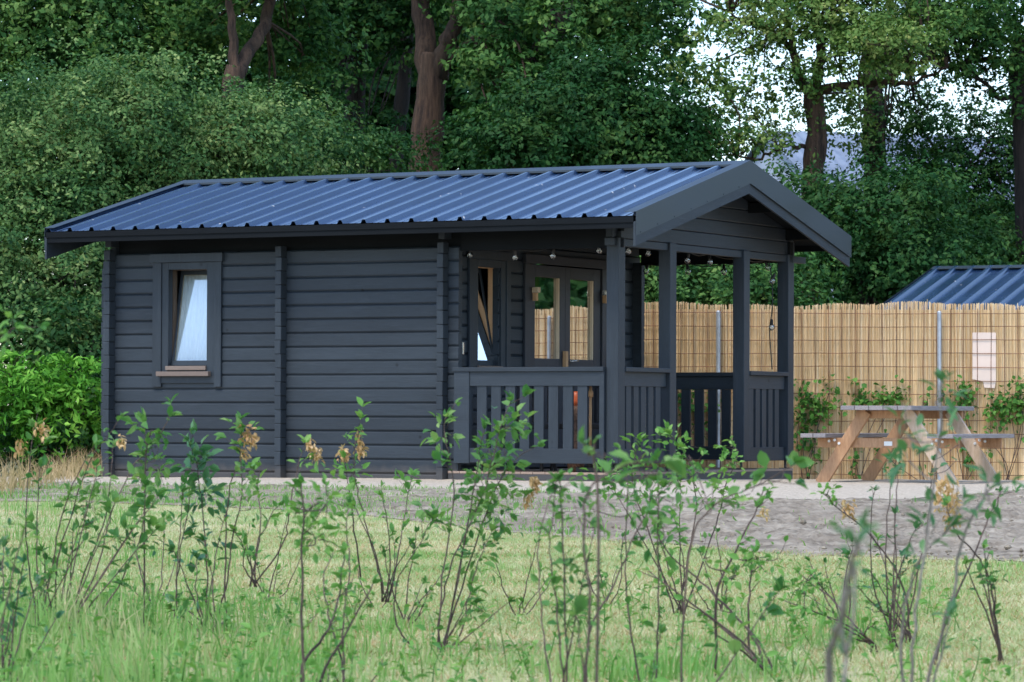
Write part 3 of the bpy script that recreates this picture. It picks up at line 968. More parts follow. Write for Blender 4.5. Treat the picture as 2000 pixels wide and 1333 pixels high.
# two dark chairs, a sack with an orange top and a leaning pole behind the railing
def chair(u, v, rz, label):
    r = tag(empty("porch_chair", cab(u, v, .095), -TH + rz), label, "chair", "dark chairs on the porch")
    m = MB()
    m.box(-.24, .24, -.24, .22, .40, .45); m.build("seat", M['chair_dark'], r, bevel=.01)
    m = MB()
    for k in range(6): m.box(-.22 + k * .076, -.17 + k * .076, .20, .225, .46, .80)
    m.box(-.24, .24, .195, .23, .80, .86); m.build("backrest", M['chair_dark'], r, bevel=.006)
    for sx in (-1, 1):
        for sy in (-1, 1):
            m = MB(); m.tube([(sx * .21, sy * .19, .40), (sx * .24, sy * .22, 0)], .016, 8); m.build("leg", M['chair_dark'], r)
chair(-1.25, .48, .2, "dark low-backed chair behind the porch railing, nearer the log wall")
chair(-.80, .85, -.5, "dark low-backed chair behind the porch railing, nearer the front post")
sk = tag(empty("garden_sack", cab(-.62, .33, .095), -TH), "brown speckled bag with an orange top standing behind the porch railing", "bag")
m = MB(); m.tube([(0, 0, 0), (0, 0, .08), (0, 0, .35), (0, .01, .55), (0, .01, .62)], [.07, .085, .085, .07, .05], 14); m.build("sack_body", M['sack'], sk, smooth=True)
m = MB(); m.tube([(0, .01, .62), (0, .01, .66), (0, .01, .74), (0, .01, .755)], [.05, .056, .054, .03], 14); m.build("orange_top", M['orange'], sk, smooth=True)
pl = tag(empty("wooden_pole", cab(-.358, .12, .095), -TH), "pale wooden broom pole standing behind the railing beside the front post", "pole")
m = MB(); m.tube([(0, 0, .14), (0.002, 0, .78)], .014, 10); m.tube([(0.002, 0, .7), (0.002, 0, .75), (.002, 0, .76), (.002, 0, .80)], [.026, .026, .016, .014], 10); m.build("handle", M['raw_wood'], pl, smooth=True)
m = MB(); m.box(-.14, .14, -.025, .025, 0, .05); m.tube([(0, 0, .05), (0, 0, .15)], [.03, .018], 8); m.build("broom_head", M['black'], pl, bevel=.006)

# ------------------------------------------------------------------ reed fence
FY0, FSL = 38.35, -0.06
def fence_pt(px_):
    """(X, Y) of the fence line at a photo column"""
    k = (px_ - 1000) / F
    Y = FY0 / (1 - FSL * k)
    return k * Y, Y
FX0, FX1 = fence_pt(1120)[0], 10.5
FY = lambda x: FY0 + FSL * x
fz0 = at(1620, 943, FY(3.4)).z; fz1 = at(1620, 594, FY(3.4)).z
fence = tag(empty("reed_fence", (FX0, FY(FX0), fz0), math.atan(FSL)), "tan reed screen fence behind rusty wire mesh and steel posts", "fence")
FL = (FX1 - FX0) * math.hypot(1, FSL); FH = fz1 - fz0
V, Qs = [], []
x = 0.0; topw = 0
while x < FL:
    w = random.uniform(.005, .010)
    yb = random.uniform(-.012, .012); tl = random.gauss(0, .012)
    h = FH + .018 * math.sin(x * 2.1) + .012 * math.sin(x * 7.3) + random.uniform(-.012, .006) + (random.uniform(.0, .03) if random.random() < .03 else 0)
    zb = -.06
    br = random.gauss(0, .006)
    n0 = len(V)
    for z, o in ((zb, 0), (FH * .5, tl * .5 + br), (h, tl)):
        V += [(x + o - w / 2, yb + .004, z), (x + o, yb - .004, z), (x + o + w / 2, yb + .004, z)]
    for j in (0, 3):
        Qs += [(n0 + j, n0 + j + 1, n0 + j + 4, n0 + j + 3), (n0 + j + 1, n0 + j + 2, n0 + j + 5, n0 + j + 4)]
    x += w * .78
mesh_np("reed_screen", np.array(V), [np.array(Qs)], M['reed'], fence)
m = MB(); m.box(0, FL, .016, .022, -.06, FH - .06); m.build("backing", M['reed'], fence)
cell = 26.2 / F * 38.2
m = MB()
for k in range(int(FL / cell) + 1):
    x = k * cell + random.uniform(-.004, .004)
    m.tube([(x + random.uniform(-.006, .006), -.024, z) for z in np.linspace(-.03, FH - random.uniform(.0, .05), 7)], .0036, 4)
for k in range(int(FH / cell) + 1):
    z = FH - .10 - k * cell
    if z < 0: break
    m.tube([(x, -.031, z + .006 * math.sin(x * 1.3 + k) + random.uniform(-.003, .003)) for x in np.linspace(0, FL, 60)], .0036, 4)
m.build("wire_mesh", M['rust'], fence)
for pxp in (972, 1403, 1834, 2260):
    X = fence_pt(pxp)[0]
    lx = (X - FX0) * math.hypot(1, FSL)
    if lx < 0: continue
    m = MB(); m.tube([(lx, -.06, -.05), (lx, -.06, FH - .09), (lx, -.06, FH - .075)], [.024, .024, .012], 12)
    m.build("post", M['steel'], fence, smooth=False)
# white panel behind the wires
xa, xb = fence_pt(1899)[0], fence_pt(1945)[0]
za, zb = at(1920, 650, FY(xa)).z, at(1920, 745, FY(xa)).z
wp = empty("white_panel", (xa, FY(xa) - .022, zb), math.atan(FSL))
tag(wp, "pale pinkish-white panel fixed to the reed fence", "panel")
m = MB(); ww = xb - xa
m.prism([(0, .02), (ww * .45, 0), (ww * .5, -.07), (ww * .95, -.075), (ww, 0), (ww, za - zb), (0, za - zb)], lambda p, t: (p[0], t, p[1]), .008, 0)
m.build("sheet", M['white_board'], wp)

# ------------------------------------------------------------------ picnic table
c_, s_ = math.cos(TH), math.sin(TH)
tA = Vector((2.887, 32.75, 0)) + Vector((c_, -s_, 0)) * .63
pt = tag(empty("picnic_table", tA, -TH), "wooden picnic table with attached benches on the gravel by the reed fence", "picnic table")
B = 1.06
def leg(v, s, mat):
    m = MB()
    m.bar((s * .655, v, -.0), (s * .20, v, .675), .115, .04, (1, 0, 0))
    for q in m.v: pass
    l = m.build("leg", mat, pt, bevel=.004)
    b = MB()
    vv = v - .02
    for du, z in ((.505 * s, .405), (.46 * s, .375), (.56 * s, .395)): b.tube([(du - (.0), vv, z), (du, vv - .012, z)], .013, 10)
    b.build("bolts", M['bolt'], l)
for v, w_ in ((0, -1), (B, 1)):
    for s in (-1, 1):
        leg(v, s, M['table_leg'] if s < 0 else M['table_pale'])
    m = MB(); m.box(-.70, .70, v + .0205, v + .06, .335, .425); m.build("bench_bearer", M['table_leg'], pt, bevel=.004)
    m = MB(); m.box(-.31, .31, v + .0205, v + .06, .605, .68); m.build("top_bearer", M['table_leg'], pt, bevel=.004)
m = MB()
for k in range(5): m.box(-.35 + k * .141, -.35 + k * .141 + .136, -.25, B + .24, .6815, .722)
m.build("tabletop", M['table_top'], pt, bevel=.004)
for s in (-1, 1):
    m = MB()
    for k in range(2):
        a = .50 + k * .128
        x0, x1 = sorted((s * a, s * (a + .123)))
        m.box(x0, x1, -.25, B + .24, .4265, .465)
    m.build("bench_seat", M['table_top'], pt, bevel=.004)
m = MB(); m.box(-.03, .05, .0165, .02, .355, .395); m.build("sticker", M['tag'], pt)

# ------------------------------------------------------------------ second cabin beyond the fence
YC2 = 50.0
c2p = at(1825, 522, YC2)
c2 = tag(empty("log_cabin", (c2p.x, c2p.y, float(gz(0, YC2))), math.radians(-26)), "second dark cabin with ribbed metal roof, mostly hidden behind the reed fence", "cabin")
rz2 = c2p.z - float(gz(0, YC2)); half = 2.45; ez = rz2 - half * SL * 1.12
m = MB(); p = .262; pr = []
u = 0.02
while u < 6.4:
    pr += [(u, 0), (u + .02, .042), (u + .07, .042), (u + .09, 0)]; u += p
n = len(pr)
for v, z in ((-half, ez), (-.01, rz2)): m.v += [(a, v, z - .03 + h) for a, h in pr]
for i in range(n - 1): m.f.append((i, i + 1, n + i + 1, n + i)); m.m.append(0)
base = len(m.v)
for v, z in ((half, ez), (.01, rz2)): m.v += [(a, v, z - .03 + h) for a, h in pr]
for i in range(n - 1): m.f.append((base + i + 1, base + i, base + n + i, base + n + i + 1)); m.m.append(0)
r2 = m.build("roof", M['sheet'], c2, solid=.002)
m = MB()
for s in (-1, 1):
    pts = [(0, rz2 + .012), (s * .15, rz2 + .012 - .15 * SL), (s * .15, rz2 - .15 * SL), (0, rz2)]
    m.prism(pts if s > 0 else pts[::-1], lambda p, t: (t, p[0], p[1]), 6.4, 0)
    a, b = (s * half, ez + .02), (0, rz2 + .013)
    for u0 in (-.004, 6.402):
        pts = [(a[0], a[1] - .2), (b[0], b[1] - .2), b, a]
        m.prism(pts if s < 0 else pts[::-1], lambda p, t: (t, p[0], p[1]), u0, u0 + .003)
m.build("ridge_cap", M['flash'], r2)
m = MB()
zs2 = [(LOG * k, LOG * (k + 1)) for k in range(int((ez - .05) / LOG))]
log_wall(m, 'u', .4, 6.0, -2.0, -1.93, zs2, []); log_wall(m, 'u', .4, 6.0, 2.0, 1.93, zs2, [])
log_wall(m, 'v', -1.92, 1.92, .45, .52, zs2, []); log_wall(m, 'v', -1.92, 1.92, 5.95, 5.88, zs2, [])
m.build("wall", M['paint_u'], c2)

# ------------------------------------------------------------------ barn far behind the oaks
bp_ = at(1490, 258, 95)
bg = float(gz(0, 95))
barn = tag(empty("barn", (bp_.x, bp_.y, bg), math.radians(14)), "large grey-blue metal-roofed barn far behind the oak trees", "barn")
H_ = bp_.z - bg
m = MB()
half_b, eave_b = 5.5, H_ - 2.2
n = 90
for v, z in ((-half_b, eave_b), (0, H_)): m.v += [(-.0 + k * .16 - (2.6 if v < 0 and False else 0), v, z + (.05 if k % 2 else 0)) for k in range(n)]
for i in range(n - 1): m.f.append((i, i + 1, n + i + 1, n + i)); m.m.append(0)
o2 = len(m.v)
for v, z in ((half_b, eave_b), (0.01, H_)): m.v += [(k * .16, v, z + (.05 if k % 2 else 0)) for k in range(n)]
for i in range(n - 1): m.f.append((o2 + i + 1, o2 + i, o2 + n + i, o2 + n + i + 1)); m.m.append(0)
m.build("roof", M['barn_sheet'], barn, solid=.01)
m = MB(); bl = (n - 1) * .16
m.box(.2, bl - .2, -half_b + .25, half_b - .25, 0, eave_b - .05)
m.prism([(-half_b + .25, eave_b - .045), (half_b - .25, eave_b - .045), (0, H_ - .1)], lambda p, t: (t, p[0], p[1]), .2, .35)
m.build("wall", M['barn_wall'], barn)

# ------------------------------------------------------------------ trees
def px2m(r, Y): return r / F * Y

def crown_points(ells, leaves_per=200, csize=0.7, shell=0.5):
    """leaf positions and facings; ells: (px, py, rx_px, rz_px, Y, ry_m, n_leaves).
    Boughs are spread through each ellipsoid, each bough a dome of sprays, each spray a tuft of leaves"""
    out, nor, cents = [], [], []
    up = np.array([0, 0, 1.0])
    for (cx, cy, rx, rz, Y, ry, nl) in ells:
        c = np.array(at(cx, cy, Y)); R = np.array([px2m(rx, Y), ry, px2m(rz, Y)])
        nc = max(3, int(nl / leaves_per))
        d = unit(rng.normal(size=(nc, 3)))
        r = rng.random(nc) ** shell
        cc = c + d * r[:, None] * R * (1 + 0.15 * rng.normal(size=(nc, 1)))
        cs = csize * (0.45 + 0.95 * rng.random(nc))
        ns = 7 if leaves_per < 90 else (14 if leaves_per < 400 else 30)
        sd = unit(rng.normal(size=(nc, ns, 3)) + d[:, None, :] * .45 + up * .55)
        sc = cc[:, None, :] + sd * cs[:, None, None] * np.array([1.1, 1.1, .62]) * (.75 + .35 * rng.random((nc, ns, 1)))
        sc = sc.reshape(-1, 3); sd = sd.reshape(-1, 3); sr = np.repeat(cs, ns) * (.36 if ns < 10 else (.27 if ns < 20 else .2))
        k = rng.poisson(leaves_per / ns, len(sc))
        rep = np.repeat(np.arange(len(sc)), k)
        od = unit(rng.normal(size=(len(rep), 3)) + sd[rep] * .5 + up * .3)
        out.append(sc[rep] + od * (sr[rep] * (.35 + .75 * rng.random(len(rep))))[:, None] * np.array([1.15, 1.15, .75]))
        nor.append(unit(od * .55 + sd[rep] * .8)); cents.append(cc)
    return np.concatenate(out), np.concatenate(nor), np.concatenate(cents)

def tree(name, label, trunk, radii, Y, limbs, ells, mat, bark='bark', leaf=.10, cat="tree", group=None, lp=200, cs=.7, twigs=40, aspect=.55, zmin=None, up=.5):
    """trunk: photo pixels from foot to fork; limbs: list of (pixel path, r0, r1, depth drift)"""
    base = at(*trunk[0], Y)
    gzv = float(gz(base.x, Y))
    root = tag(empty(name, (base.x, Y, gzv)), label, cat, group)
    org = Vector((base.x, Y, gzv))
    m = MB()
    if base.z > gzv + .05:
        pts = [Vector((base.x, Y, gzv - .1))] + [at(x, y, Y) for x, y in trunk]
        rr = [radii[0] * 1.25] + list(np.linspace(radii[0], radii[1], len(trunk)))
    else:
        pts = [at(x, y, Y) for x, y in trunk]; rr = list(np.linspace(radii[0] * 1.2, radii[1], len(trunk)))
    sp = smooth_path(pts, 4)
    rs_ = [np.interp(i / (len(sp) - 1), np.linspace(0, 1, len(rr)), rr) * (1 + random.uniform(-.09, .09)) for i in range(len(sp))]
    m.tube([p - org for p in sp], rs_, 12)
    ends = [sp[-1]]
    for path, r0, r1, drift in limbs:
        lpth = [p + Vector((random.gauss(0, .02), random.gauss(0, .03), random.gauss(0, .02))) for p in smooth_path([at(x, y, Y + drift * i / max(1, len(path) - 1)) for i, (x, y) in enumerate(path)], 4)]
        m.tube([p - org for p in lpth], [r0 + (r1 - r0) * i / (len(lpth) - 1) for i in range(len(lpth))], 8)
        ends += lpth[len(lpth) // 3:]
    P, N, cents = crown_points(ells, lp, cs)
    kk = P[:, 2] > gz(P[:, 0], P[:, 1]) + .05
    P, N = P[kk], N[kk]
    E = np.array(ends)
    for _ in range(twigs):
        c = Vector(cents[rng.integers(len(cents))])
        j = np.argmin(((E - np.array(c)) ** 2).sum(1)); a = Vector(E[j])
        if (c - a).length > 4.5: continue
        mid = a.lerp(c, .5) + Vector((random.uniform(-.25, .25), random.uniform(-.25, .25), random.uniform(-.05, .3)))
        r = min(.045, .012 + .010 * (c - a).length)
        m.tube([p - org for p in smooth_path([a, mid, c], 3)], [r, r * .8, r * .7, r * .55, r * .45, r * .35, r * .25], 5)
    m.build("trunk", M[bark], root, smooth=True)
    L = leaf * (0.65 + 0.7 * rng.random(len(P)))
    V, Q = leaf_quads(P - np.array(org), L, aspect, up, N)
    mesh_np("crown", V, [Q], M[mat], root)
    return root

# left: a broad leafy mass right behind the cabin's far end
tree("leafy_tree", "dense grey-green leafy tree bulging over the cabin roof's far left end", [(330, 900), (320, 600), (300, 420)], (.16, .10), 44, [],
     [(330, 300, 240, 130, 44, 1.4, 23800), (150, 300, 240, 130, 43.5, 1.4, 22100), (430, 330, 150, 110, 44.5, 1.1, 13600), (480, 280, 90, 70, 44.6, .8, 4250), (200, 430, 260, 140, 43.5, 1.3, 23800), (40, 330, 160, 200, 43, 1.4, 15300), (500, 400, 90, 90, 45.5, .8, 5950)], 'leaf_left', 'bark_dark', .062, lp=560, cs=.85)
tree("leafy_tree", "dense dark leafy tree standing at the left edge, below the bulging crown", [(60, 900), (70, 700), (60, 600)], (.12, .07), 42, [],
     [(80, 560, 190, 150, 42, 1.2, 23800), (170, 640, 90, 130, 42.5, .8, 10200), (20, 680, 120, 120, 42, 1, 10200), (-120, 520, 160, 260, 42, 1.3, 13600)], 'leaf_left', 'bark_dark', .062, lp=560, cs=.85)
tree("bushy_shrub", "bright yellow-green shrub with drooping leaves at the left, beside the cabin corner", [(90, 900), (90, 830), (90, 780)], (.05, .03), 39.5, [],
     [(40, 770, 130, 60, 39.3, .6, 3600), (130, 790, 75, 70, 39.5, .5, 2400), (-80, 770, 90, 80, 39.5, .6, 1200), (60, 835, 150, 45, 39.6, .6, 2600)], 'leaf_bright', 'bark_dark', .095, "shrub", None, 60, .32, 20, .33, None, .2)
tree("shrub", "low dark green shrub at the foot of the trees beside the cabin's left corner", [(150, 905), (150, 880), (150, 850)], (.03, .02), 40.5, [],
     [(140, 860, 110, 60, 40.5, .7, 5000), (0, 880, 110, 60, 40.8, .8, 4000), (180, 720, 60, 100, 41, .5, 3000)], 'leaf_dark', 'bark_dark', .08, "shrub")
tree("tall_tree", "tall dark tree filling the top left corner behind the bulging leafy tree", [(210, 700), (215, 300), (200, 60)], (.25, .16), 52, [([(205, 150), (300, 60), (380, -60)], .09, .04, 1), ([(205, 120), (120, 40), (40, -60)], .09, .04, -1)],
     [(120, 40, 330, 150, 51, 2.2, 24000), (270, 110, 120, 110, 52, 1.4, 8500), (150, 180, 300, 90, 51, 1.6, 12000), (200, -160, 420, 150, 52, 2.5, 12000), (-200, 100, 200, 250, 51, 2, 8000)], 'leaf_oak', 'bark', .10)
tree("oak_tree", "oak with a brown forked trunk showing above the cabin's far left roof end", [(445, 520), (446, 300), (452, 190), (461, 130)], (.17, .135), 48.5, [([(461, 145), (490, 95), (520, 40), (540, -40)], .11, .07, 1), ([(459, 140), (450, 80), (446, 0)], .085, .05, 0)],
     [(490, -60, 110, 40, 49, 1.1, 5200), (575, 110, 40, 70, 50.5, .6, 2600), (600, -130, 200, 80, 50, 1.6, 5000), (590, 30, 40, 40, 50.5, .5, 1300), (380, 60, 40, 60, 50.5, .5, 1600), (510, 250, 70, 45, 50.5, .6, 3400)], 'leaf_oak', 'bark', .09, cs=.5)
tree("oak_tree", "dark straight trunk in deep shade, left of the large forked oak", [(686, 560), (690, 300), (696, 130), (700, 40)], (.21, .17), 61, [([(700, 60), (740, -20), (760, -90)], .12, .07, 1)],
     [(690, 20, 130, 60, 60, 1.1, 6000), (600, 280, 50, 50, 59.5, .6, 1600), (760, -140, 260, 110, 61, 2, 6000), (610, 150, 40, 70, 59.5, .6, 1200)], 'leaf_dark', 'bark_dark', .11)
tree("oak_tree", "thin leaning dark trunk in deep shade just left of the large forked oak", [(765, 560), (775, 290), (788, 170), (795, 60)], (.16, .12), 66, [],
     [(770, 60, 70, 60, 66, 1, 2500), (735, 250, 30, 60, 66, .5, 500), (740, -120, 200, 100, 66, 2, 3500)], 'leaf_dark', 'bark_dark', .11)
tree("oak_tree", "large oak with a thick brown trunk forking high above the roof", [(828, 560), (832, 325), (838, 220), (846, 130), (848, 105)], (.29, .23), 58,
     [([(838, 150), (826, 70), (820, -20), (815, -90)], .205, .13, .5), ([(852, 150), (872, 90), (890, 40), (905, -40)], .19, .10, -.5), ([(865, 140), (905, 95), (950, 40), (985, -20)], .08, .045, -1)],
     [(985, 30, 45, 50, 57, .7, 2200), (1000, 150, 40, 50, 56.8, .6, 1800), (880, -130, 330, 110, 58, 2.5, 8000), (1020, 245, 62, 50, 56.5, .7, 3200), (760, 60, 50, 60, 60, .8, 1500)], 'leaf_oak', 'bark', .11, twigs=50)
tree("oak_tree", "oak with a dark trunk leaning right above the middle of the roof", [(1020, 560), (1018, 300), (1030, 165), (1065, 95), (1095, 25)], (.26, .2), 57.2, [([(1085, 45), (1125, -10), (1170, -60)], .14, .08, 1), ([(1040, 140), (1010, 60), (1000, -20)], .08, .05, 0)],
     [(1090, 20, 130, 55, 59, 1.2, 5000), (970, 10, 60, 50, 61, .8, 2200), (1045, 110, 40, 45, 56.4, .4, 800), (1110, 60, 50, 40, 56.4, .4, 700), (1180, 30, 120, 55, 59, 1, 3200), (1290, 50, 110, 60, 59, 1, 1500), (1100, -120, 330, 110, 60, 2, 7000), (1230, 90, 90, 60, 59, .8, 1200)], 'leaf_oak', 'bark_dark', .11)
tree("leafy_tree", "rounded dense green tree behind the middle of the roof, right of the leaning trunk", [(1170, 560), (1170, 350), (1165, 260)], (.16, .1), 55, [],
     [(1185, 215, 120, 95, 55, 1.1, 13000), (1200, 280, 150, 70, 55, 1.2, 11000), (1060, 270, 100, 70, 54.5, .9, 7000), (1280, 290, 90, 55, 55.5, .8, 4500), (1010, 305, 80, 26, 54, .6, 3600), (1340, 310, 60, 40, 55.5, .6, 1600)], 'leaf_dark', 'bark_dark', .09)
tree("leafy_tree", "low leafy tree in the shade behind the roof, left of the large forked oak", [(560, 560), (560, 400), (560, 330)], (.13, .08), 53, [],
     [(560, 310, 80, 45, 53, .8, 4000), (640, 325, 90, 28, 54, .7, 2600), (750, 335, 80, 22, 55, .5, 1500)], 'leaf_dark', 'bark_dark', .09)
# right: open oaks with sky between
OAKR = [(1578, 600), (1583, 520), (1586, 400), (1588, 330), (1596, 262), (1590, 205), (1588, 185)]
tree("oak_tree", "gnarled oak with a knotted brown trunk and open crown, right of the gable peak", OAKR, (.20, .155), 56,
     [([(1588, 192), (1562, 150), (1550, 110), (1545, 60), (1535, 20)], .10, .04, .6), ([(1588, 190), (1600, 130), (1602, 70), (1590, 20)], .11, .05, -.4), ([(1592, 195), (1615, 172), (1680, 163), (1725, 160), (1770, 130), (1815, 115)], .085, .03, -1.2),
      ([(1570, 290), (1545, 286), (1510, 295), (1475, 312), (1440, 300)], .04, .015, -.6), ([(1550, 100), (1515, 70), (1480, 55), (1430, 30)], .05, .02, -.6), ([(1725, 160), (1760, 165), (1790, 160), (1850, 130)], .05, .02, -.6)],
     [(1600, 60, 200, 75, 55.5, 1.3, 5600), (1480, 60, 100, 55, 55.5, 1, 1500), (1720, 90, 125, 80, 54.6, 1, 4600), (1640, 0, 220, 40, 55.5, 1.3, 4000), (1540, 160, 90, 30, 55.6, .7, 800), (1470, 150, 70, 40, 55.5, .7, 700), (1480, 285, 80, 30, 55.6, .6, 1000), (1400, 250, 70, 50, 55.8, .6, 700), (1360, 130, 70, 60, 56.5, .7, 900), (1550, -140, 360, 110, 56, 2, 6000), (1420, 190, 60, 40, 56, .6, 500), (1640, 215, 80, 40, 57, .6, 900), (1500, 235, 70, 45, 56, .5, 800), (1640, 270, 50, 30, 57, .4, 350)], 'leaf_warm', 'bark', .078, twigs=110, lp=55, cs=.36)
tree("oak_tree", "dark ivy-clad trunk behind the knotted oak, right of the barn roof", [(1708, 600), (1710, 420), (1708, 250), (1704, 150), (1706, 60)], (.21, .16), 60, [([(1706, 120), (1750, 60), (1800, 20)], .08, .04, 1), ([(1706, 110), (1670, 40), (1650, -20)], .08, .04, 1)],
     [(1720, 60, 120, 80, 61, 1, 2600), (1780, 225, 80, 60, 60.5, .7, 2200), (1690, 215, 60, 40, 60.5, .5, 700), (1715, 320, 45, 100, 59.6, .3, 1500), (1680, 210, 40, 40, 60, .5, 300), (1760, -100, 200, 90, 61, 1.5, 3000)], 'leaf_dark', 'bark_dark', .078, twigs=60, lp=55, cs=.36)
tree("oak_tree", "oak with a dense crown and dark spreading branches at the right edge", [(2010, 600), (2005, 380), (1995, 220), (1988, 150), (1992, 70)], (.2, .14), 57, [([(1990, 150), (1950, 120), (1890, 122), (1840, 130)], .07, .03, -1), ([(1988, 190), (1950, 190), (1920, 160), (1880, 150)], .05, .02, -1), ([(1992, 100), (2040, 30), (2080, -40)], .08, .05, 0)],
     [(1880, 60, 120, 80, 56, 1.1, 5200), (1960, 30, 110, 70, 56.5, 1.1, 4200), (1800, 30, 80, 60, 56.5, .8, 2000), (1920, 130, 100, 45, 56, .8, 1800), (1970, 200, 50, 40, 56.5, .6, 500), (2120, 80, 130, 150, 57, 1.5, 4500), (1950, -120, 260, 100, 57, 1.8, 5000)], 'leaf_oak', 'bark_dark', .085, twigs=80, lp=60, cs=.38)
tree("leafy_tree", "loose dark green tree between the ivy-clad trunk and the right edge", [(1880, 600), (1880, 480), (1870, 380)], (.14, .08), 62, [([(1870, 400), (1840, 320), (1810, 260)], .05, .02, 0), ([(1872, 390), (1900, 320), (1940, 270)], .05, .02, 0)],
     [(1830, 285, 100, 70, 62, .9, 3600), (1930, 240, 70, 40, 62, .6, 1400), (1900, 340, 110, 60, 62, .9, 2600), (1800, 370, 90, 60, 62, .9, 2800), (1960, 310, 90, 60, 62, .8, 2400), (1860, 430, 150, 70, 62, 1.1, 7000), (1970, 450, 90, 90, 62, 1, 4500), (2080, 400, 100, 150, 62, 1.2, 3500)], 'leaf_dark', 'bark_dark', .078, lp=55, cs=.36)
tree("leafy_tree", "dark rounded bushy tree behind the gable's right slope", [(1690, 600), (1690, 520), (1690, 450)], (.12, .08), 53, [],
     [(1660, 435, 50, 38, 53, .7, 2800), (1790, 415, 60, 52, 53, .7, 3600), (1665, 400, 45, 30, 53.2, .5, 1700), (1535, 395, 40, 28, 53.5, .5, 1200), (1780, 515, 115, 50, 53, .8, 7000), (1675, 480, 75, 55, 53.4, .8, 4200), (1745, 560, 105, 50, 53, .8, 6000)], 'leaf_dark', 'bark_dark', .085)
tree("leafy_tree", "mid-green leafy tree above the small cabin roof behind the fence", [(1880, 600), (1890, 540), (1890, 500)], (.12, .08), 58, [],
     [(1840, 520, 120, 50, 57, .8, 6000), (1940, 490, 110, 60, 58, .9, 6500), (2050, 500, 110, 90, 58, 1, 5000), (1990, 560, 100, 45, 58, .8, 3500)], 'leaf_oak', 'bark_dark', .09)
tree("hedge_shrub", "green bushes seen between the porch posts above the reed fence", [(1400, 640), (1400, 600), (1400, 560)], (.06, .03), 50, [],
     [(1300, 570, 90, 60, 50, .8, 7000), (1400, 580, 90, 55, 50, .8, 7000), (1475, 575, 65, 60, 50, .8, 5500), (1340, 500, 110, 40, 51, .8, 4500), (1470, 500, 110, 40, 51, .8, 4500), (1450, 630, 100, 60, 49, .6, 3000), (1250, 540, 90, 110, 51, .8, 4500)], 'leaf_oak', 'bark_dark', .08, "bush")
tree("hedge_tree", "broad leafy tree far beyond the right edge, mirrored in the porch door panes", [(4700, 900), (4700, 500), (4700, 300)], (.2, .1), 56, [],
     [(5000, 420, 1500, 420, 64, 3, 16000), (4400, 420, 700, 430, 56, 2.5, 12000), (5300, 400, 700, 460, 56, 2.5, 12000), (4800, 100, 900, 300, 58, 2.5, 9000), (3500, 560, 500, 280, 57, 2.5, 5000), (2800, 560, 400, 260, 57, 2.5, 4000)], 'leaf_dark', 'bark_dark', .34, lp=420, cs=1.6)
# the wood behind, one dark mass; unseen high canopy added to shade it
P, N, _ = crown_points([(450, -330, 850, 170, 66, 9, 26000), (770, 120, 160, 130, 77, 2, 7000), (700, 260, 160, 110, 77, 2, 5000), (300, 300, 600, 330, 76, 3, 16000), (750, 300, 420, 300, 76, 3, 20000), (1100, 330, 250, 230, 77, 3, 13000), (600, -50, 700, 150, 78, 3, 12000), (1000, 60, 220, 110, 79, 2.5, 5000), (1150, 560, 900, 150, 74, 2, 12000), (1900, 560, 700, 110, 74, 2, 12000), (-300, 300, 500, 350, 74, 3, 9000)], 90, .8)
kk = P[:, 2] > gz(P[:, 0], P[:, 1])
P, N = P[kk], N[kk]
V, Q = leaf_quads(P, .26 * (0.6 + .8 * rng.random(len(P))), .6, .4, N)
tag(mesh_np("woodland", V, [Q], M['leaf_dark']), "dark woodland behind the trees, reading as one mass of leaves", "woodland", kind="stuff")

# ------------------------------------------------------------------ vines on the fence
def vine(label, spots, n):
    Yv = lambda x: FY(fence_pt(x)[0]) - .07
    x0, y0 = spots[0][0], 945
    b = at(x0, y0, Yv(x0)); b.z = max(b.z, fz0 - .02)
    root = tag(empty("climbing_vine", b), label, "vine", "vines climbing the reed fence")
    m = MB(); Ps = []
    for (x, y, rx, ry, k) in spots:
        k = int(k * .72)
        c = at(x, y, Yv(x)) - b
        m.tube(smooth_path([Vector((random.uniform(-.05, .05), 0.02, 0)), Vector((c.x * .5 + random.uniform(-.1, .1), c.y * .5, c.z * .5)), c], 5), .004, 5)
        q = rng.normal(size=(k, 3)) * np.array([px2m(rx, 38) * .6, .035, px2m(ry, 38) * .6]) + np.array(c)
        Ps.append(q)
    m.build("stem", M['twig'], root)
    P = np.concatenate(Ps); P[:, 1] = np.minimum(P[:, 1], .03)
    D = rng.normal(size=P.shape) + np.array([0, -.7, -.3])
    L = rng.uniform(.035, .075, len(P))
    V, t, q = leaf_blades(P, D, L, L * .85, .35, .1)
    mesh_np("leaves", V, [t, q], M['leaf_vine'], root, smooth=True)
vine("leafy green vine on the reed fence right beside the porch's back post", [(1575, 810, 28, 40, 170), (1570, 770, 22, 25, 60), (1600, 800, 30, 35, 130), (1585, 880, 22, 40, 60), (1620, 765, 30, 25, 26)], 300)
vine("leafy green vine showing above the left part of the picnic tabletop", [(1680, 775, 24, 24, 90), (1730, 780, 30, 20, 150), (1755, 770, 20, 18, 40), (1670, 890, 10, 45, 50)], 260)
vine("leafy green vine above the right end of the picnic tabletop", [(1885, 780, 22, 28, 100), (1870, 755, 18, 18, 40), (1840, 770, 18, 18, 20), (1895, 890, 16, 40, 60)], 160)
vine("leafy green vine on the reed fence at the right edge, below the white panel", [(1970, 795, 35, 30, 230), (1940, 800, 22, 26, 60), (2000, 790, 30, 40, 120), (1990, 750, 18, 14, 30), (1930, 860, 12, 40, 30)], 260)
vine("thin vine behind the picnic table's crossed legs", [(1800, 850, 14, 40, 40), (1812, 780, 12, 20, 14), (1720, 870, 14, 40, 40)], 60)
vine("leafy vine on the fence seen through the porch's back railing", [(1340, 780, 20, 30, 80), (1370, 800, 22, 40, 90), (1400, 790, 15, 30, 50)], 200)

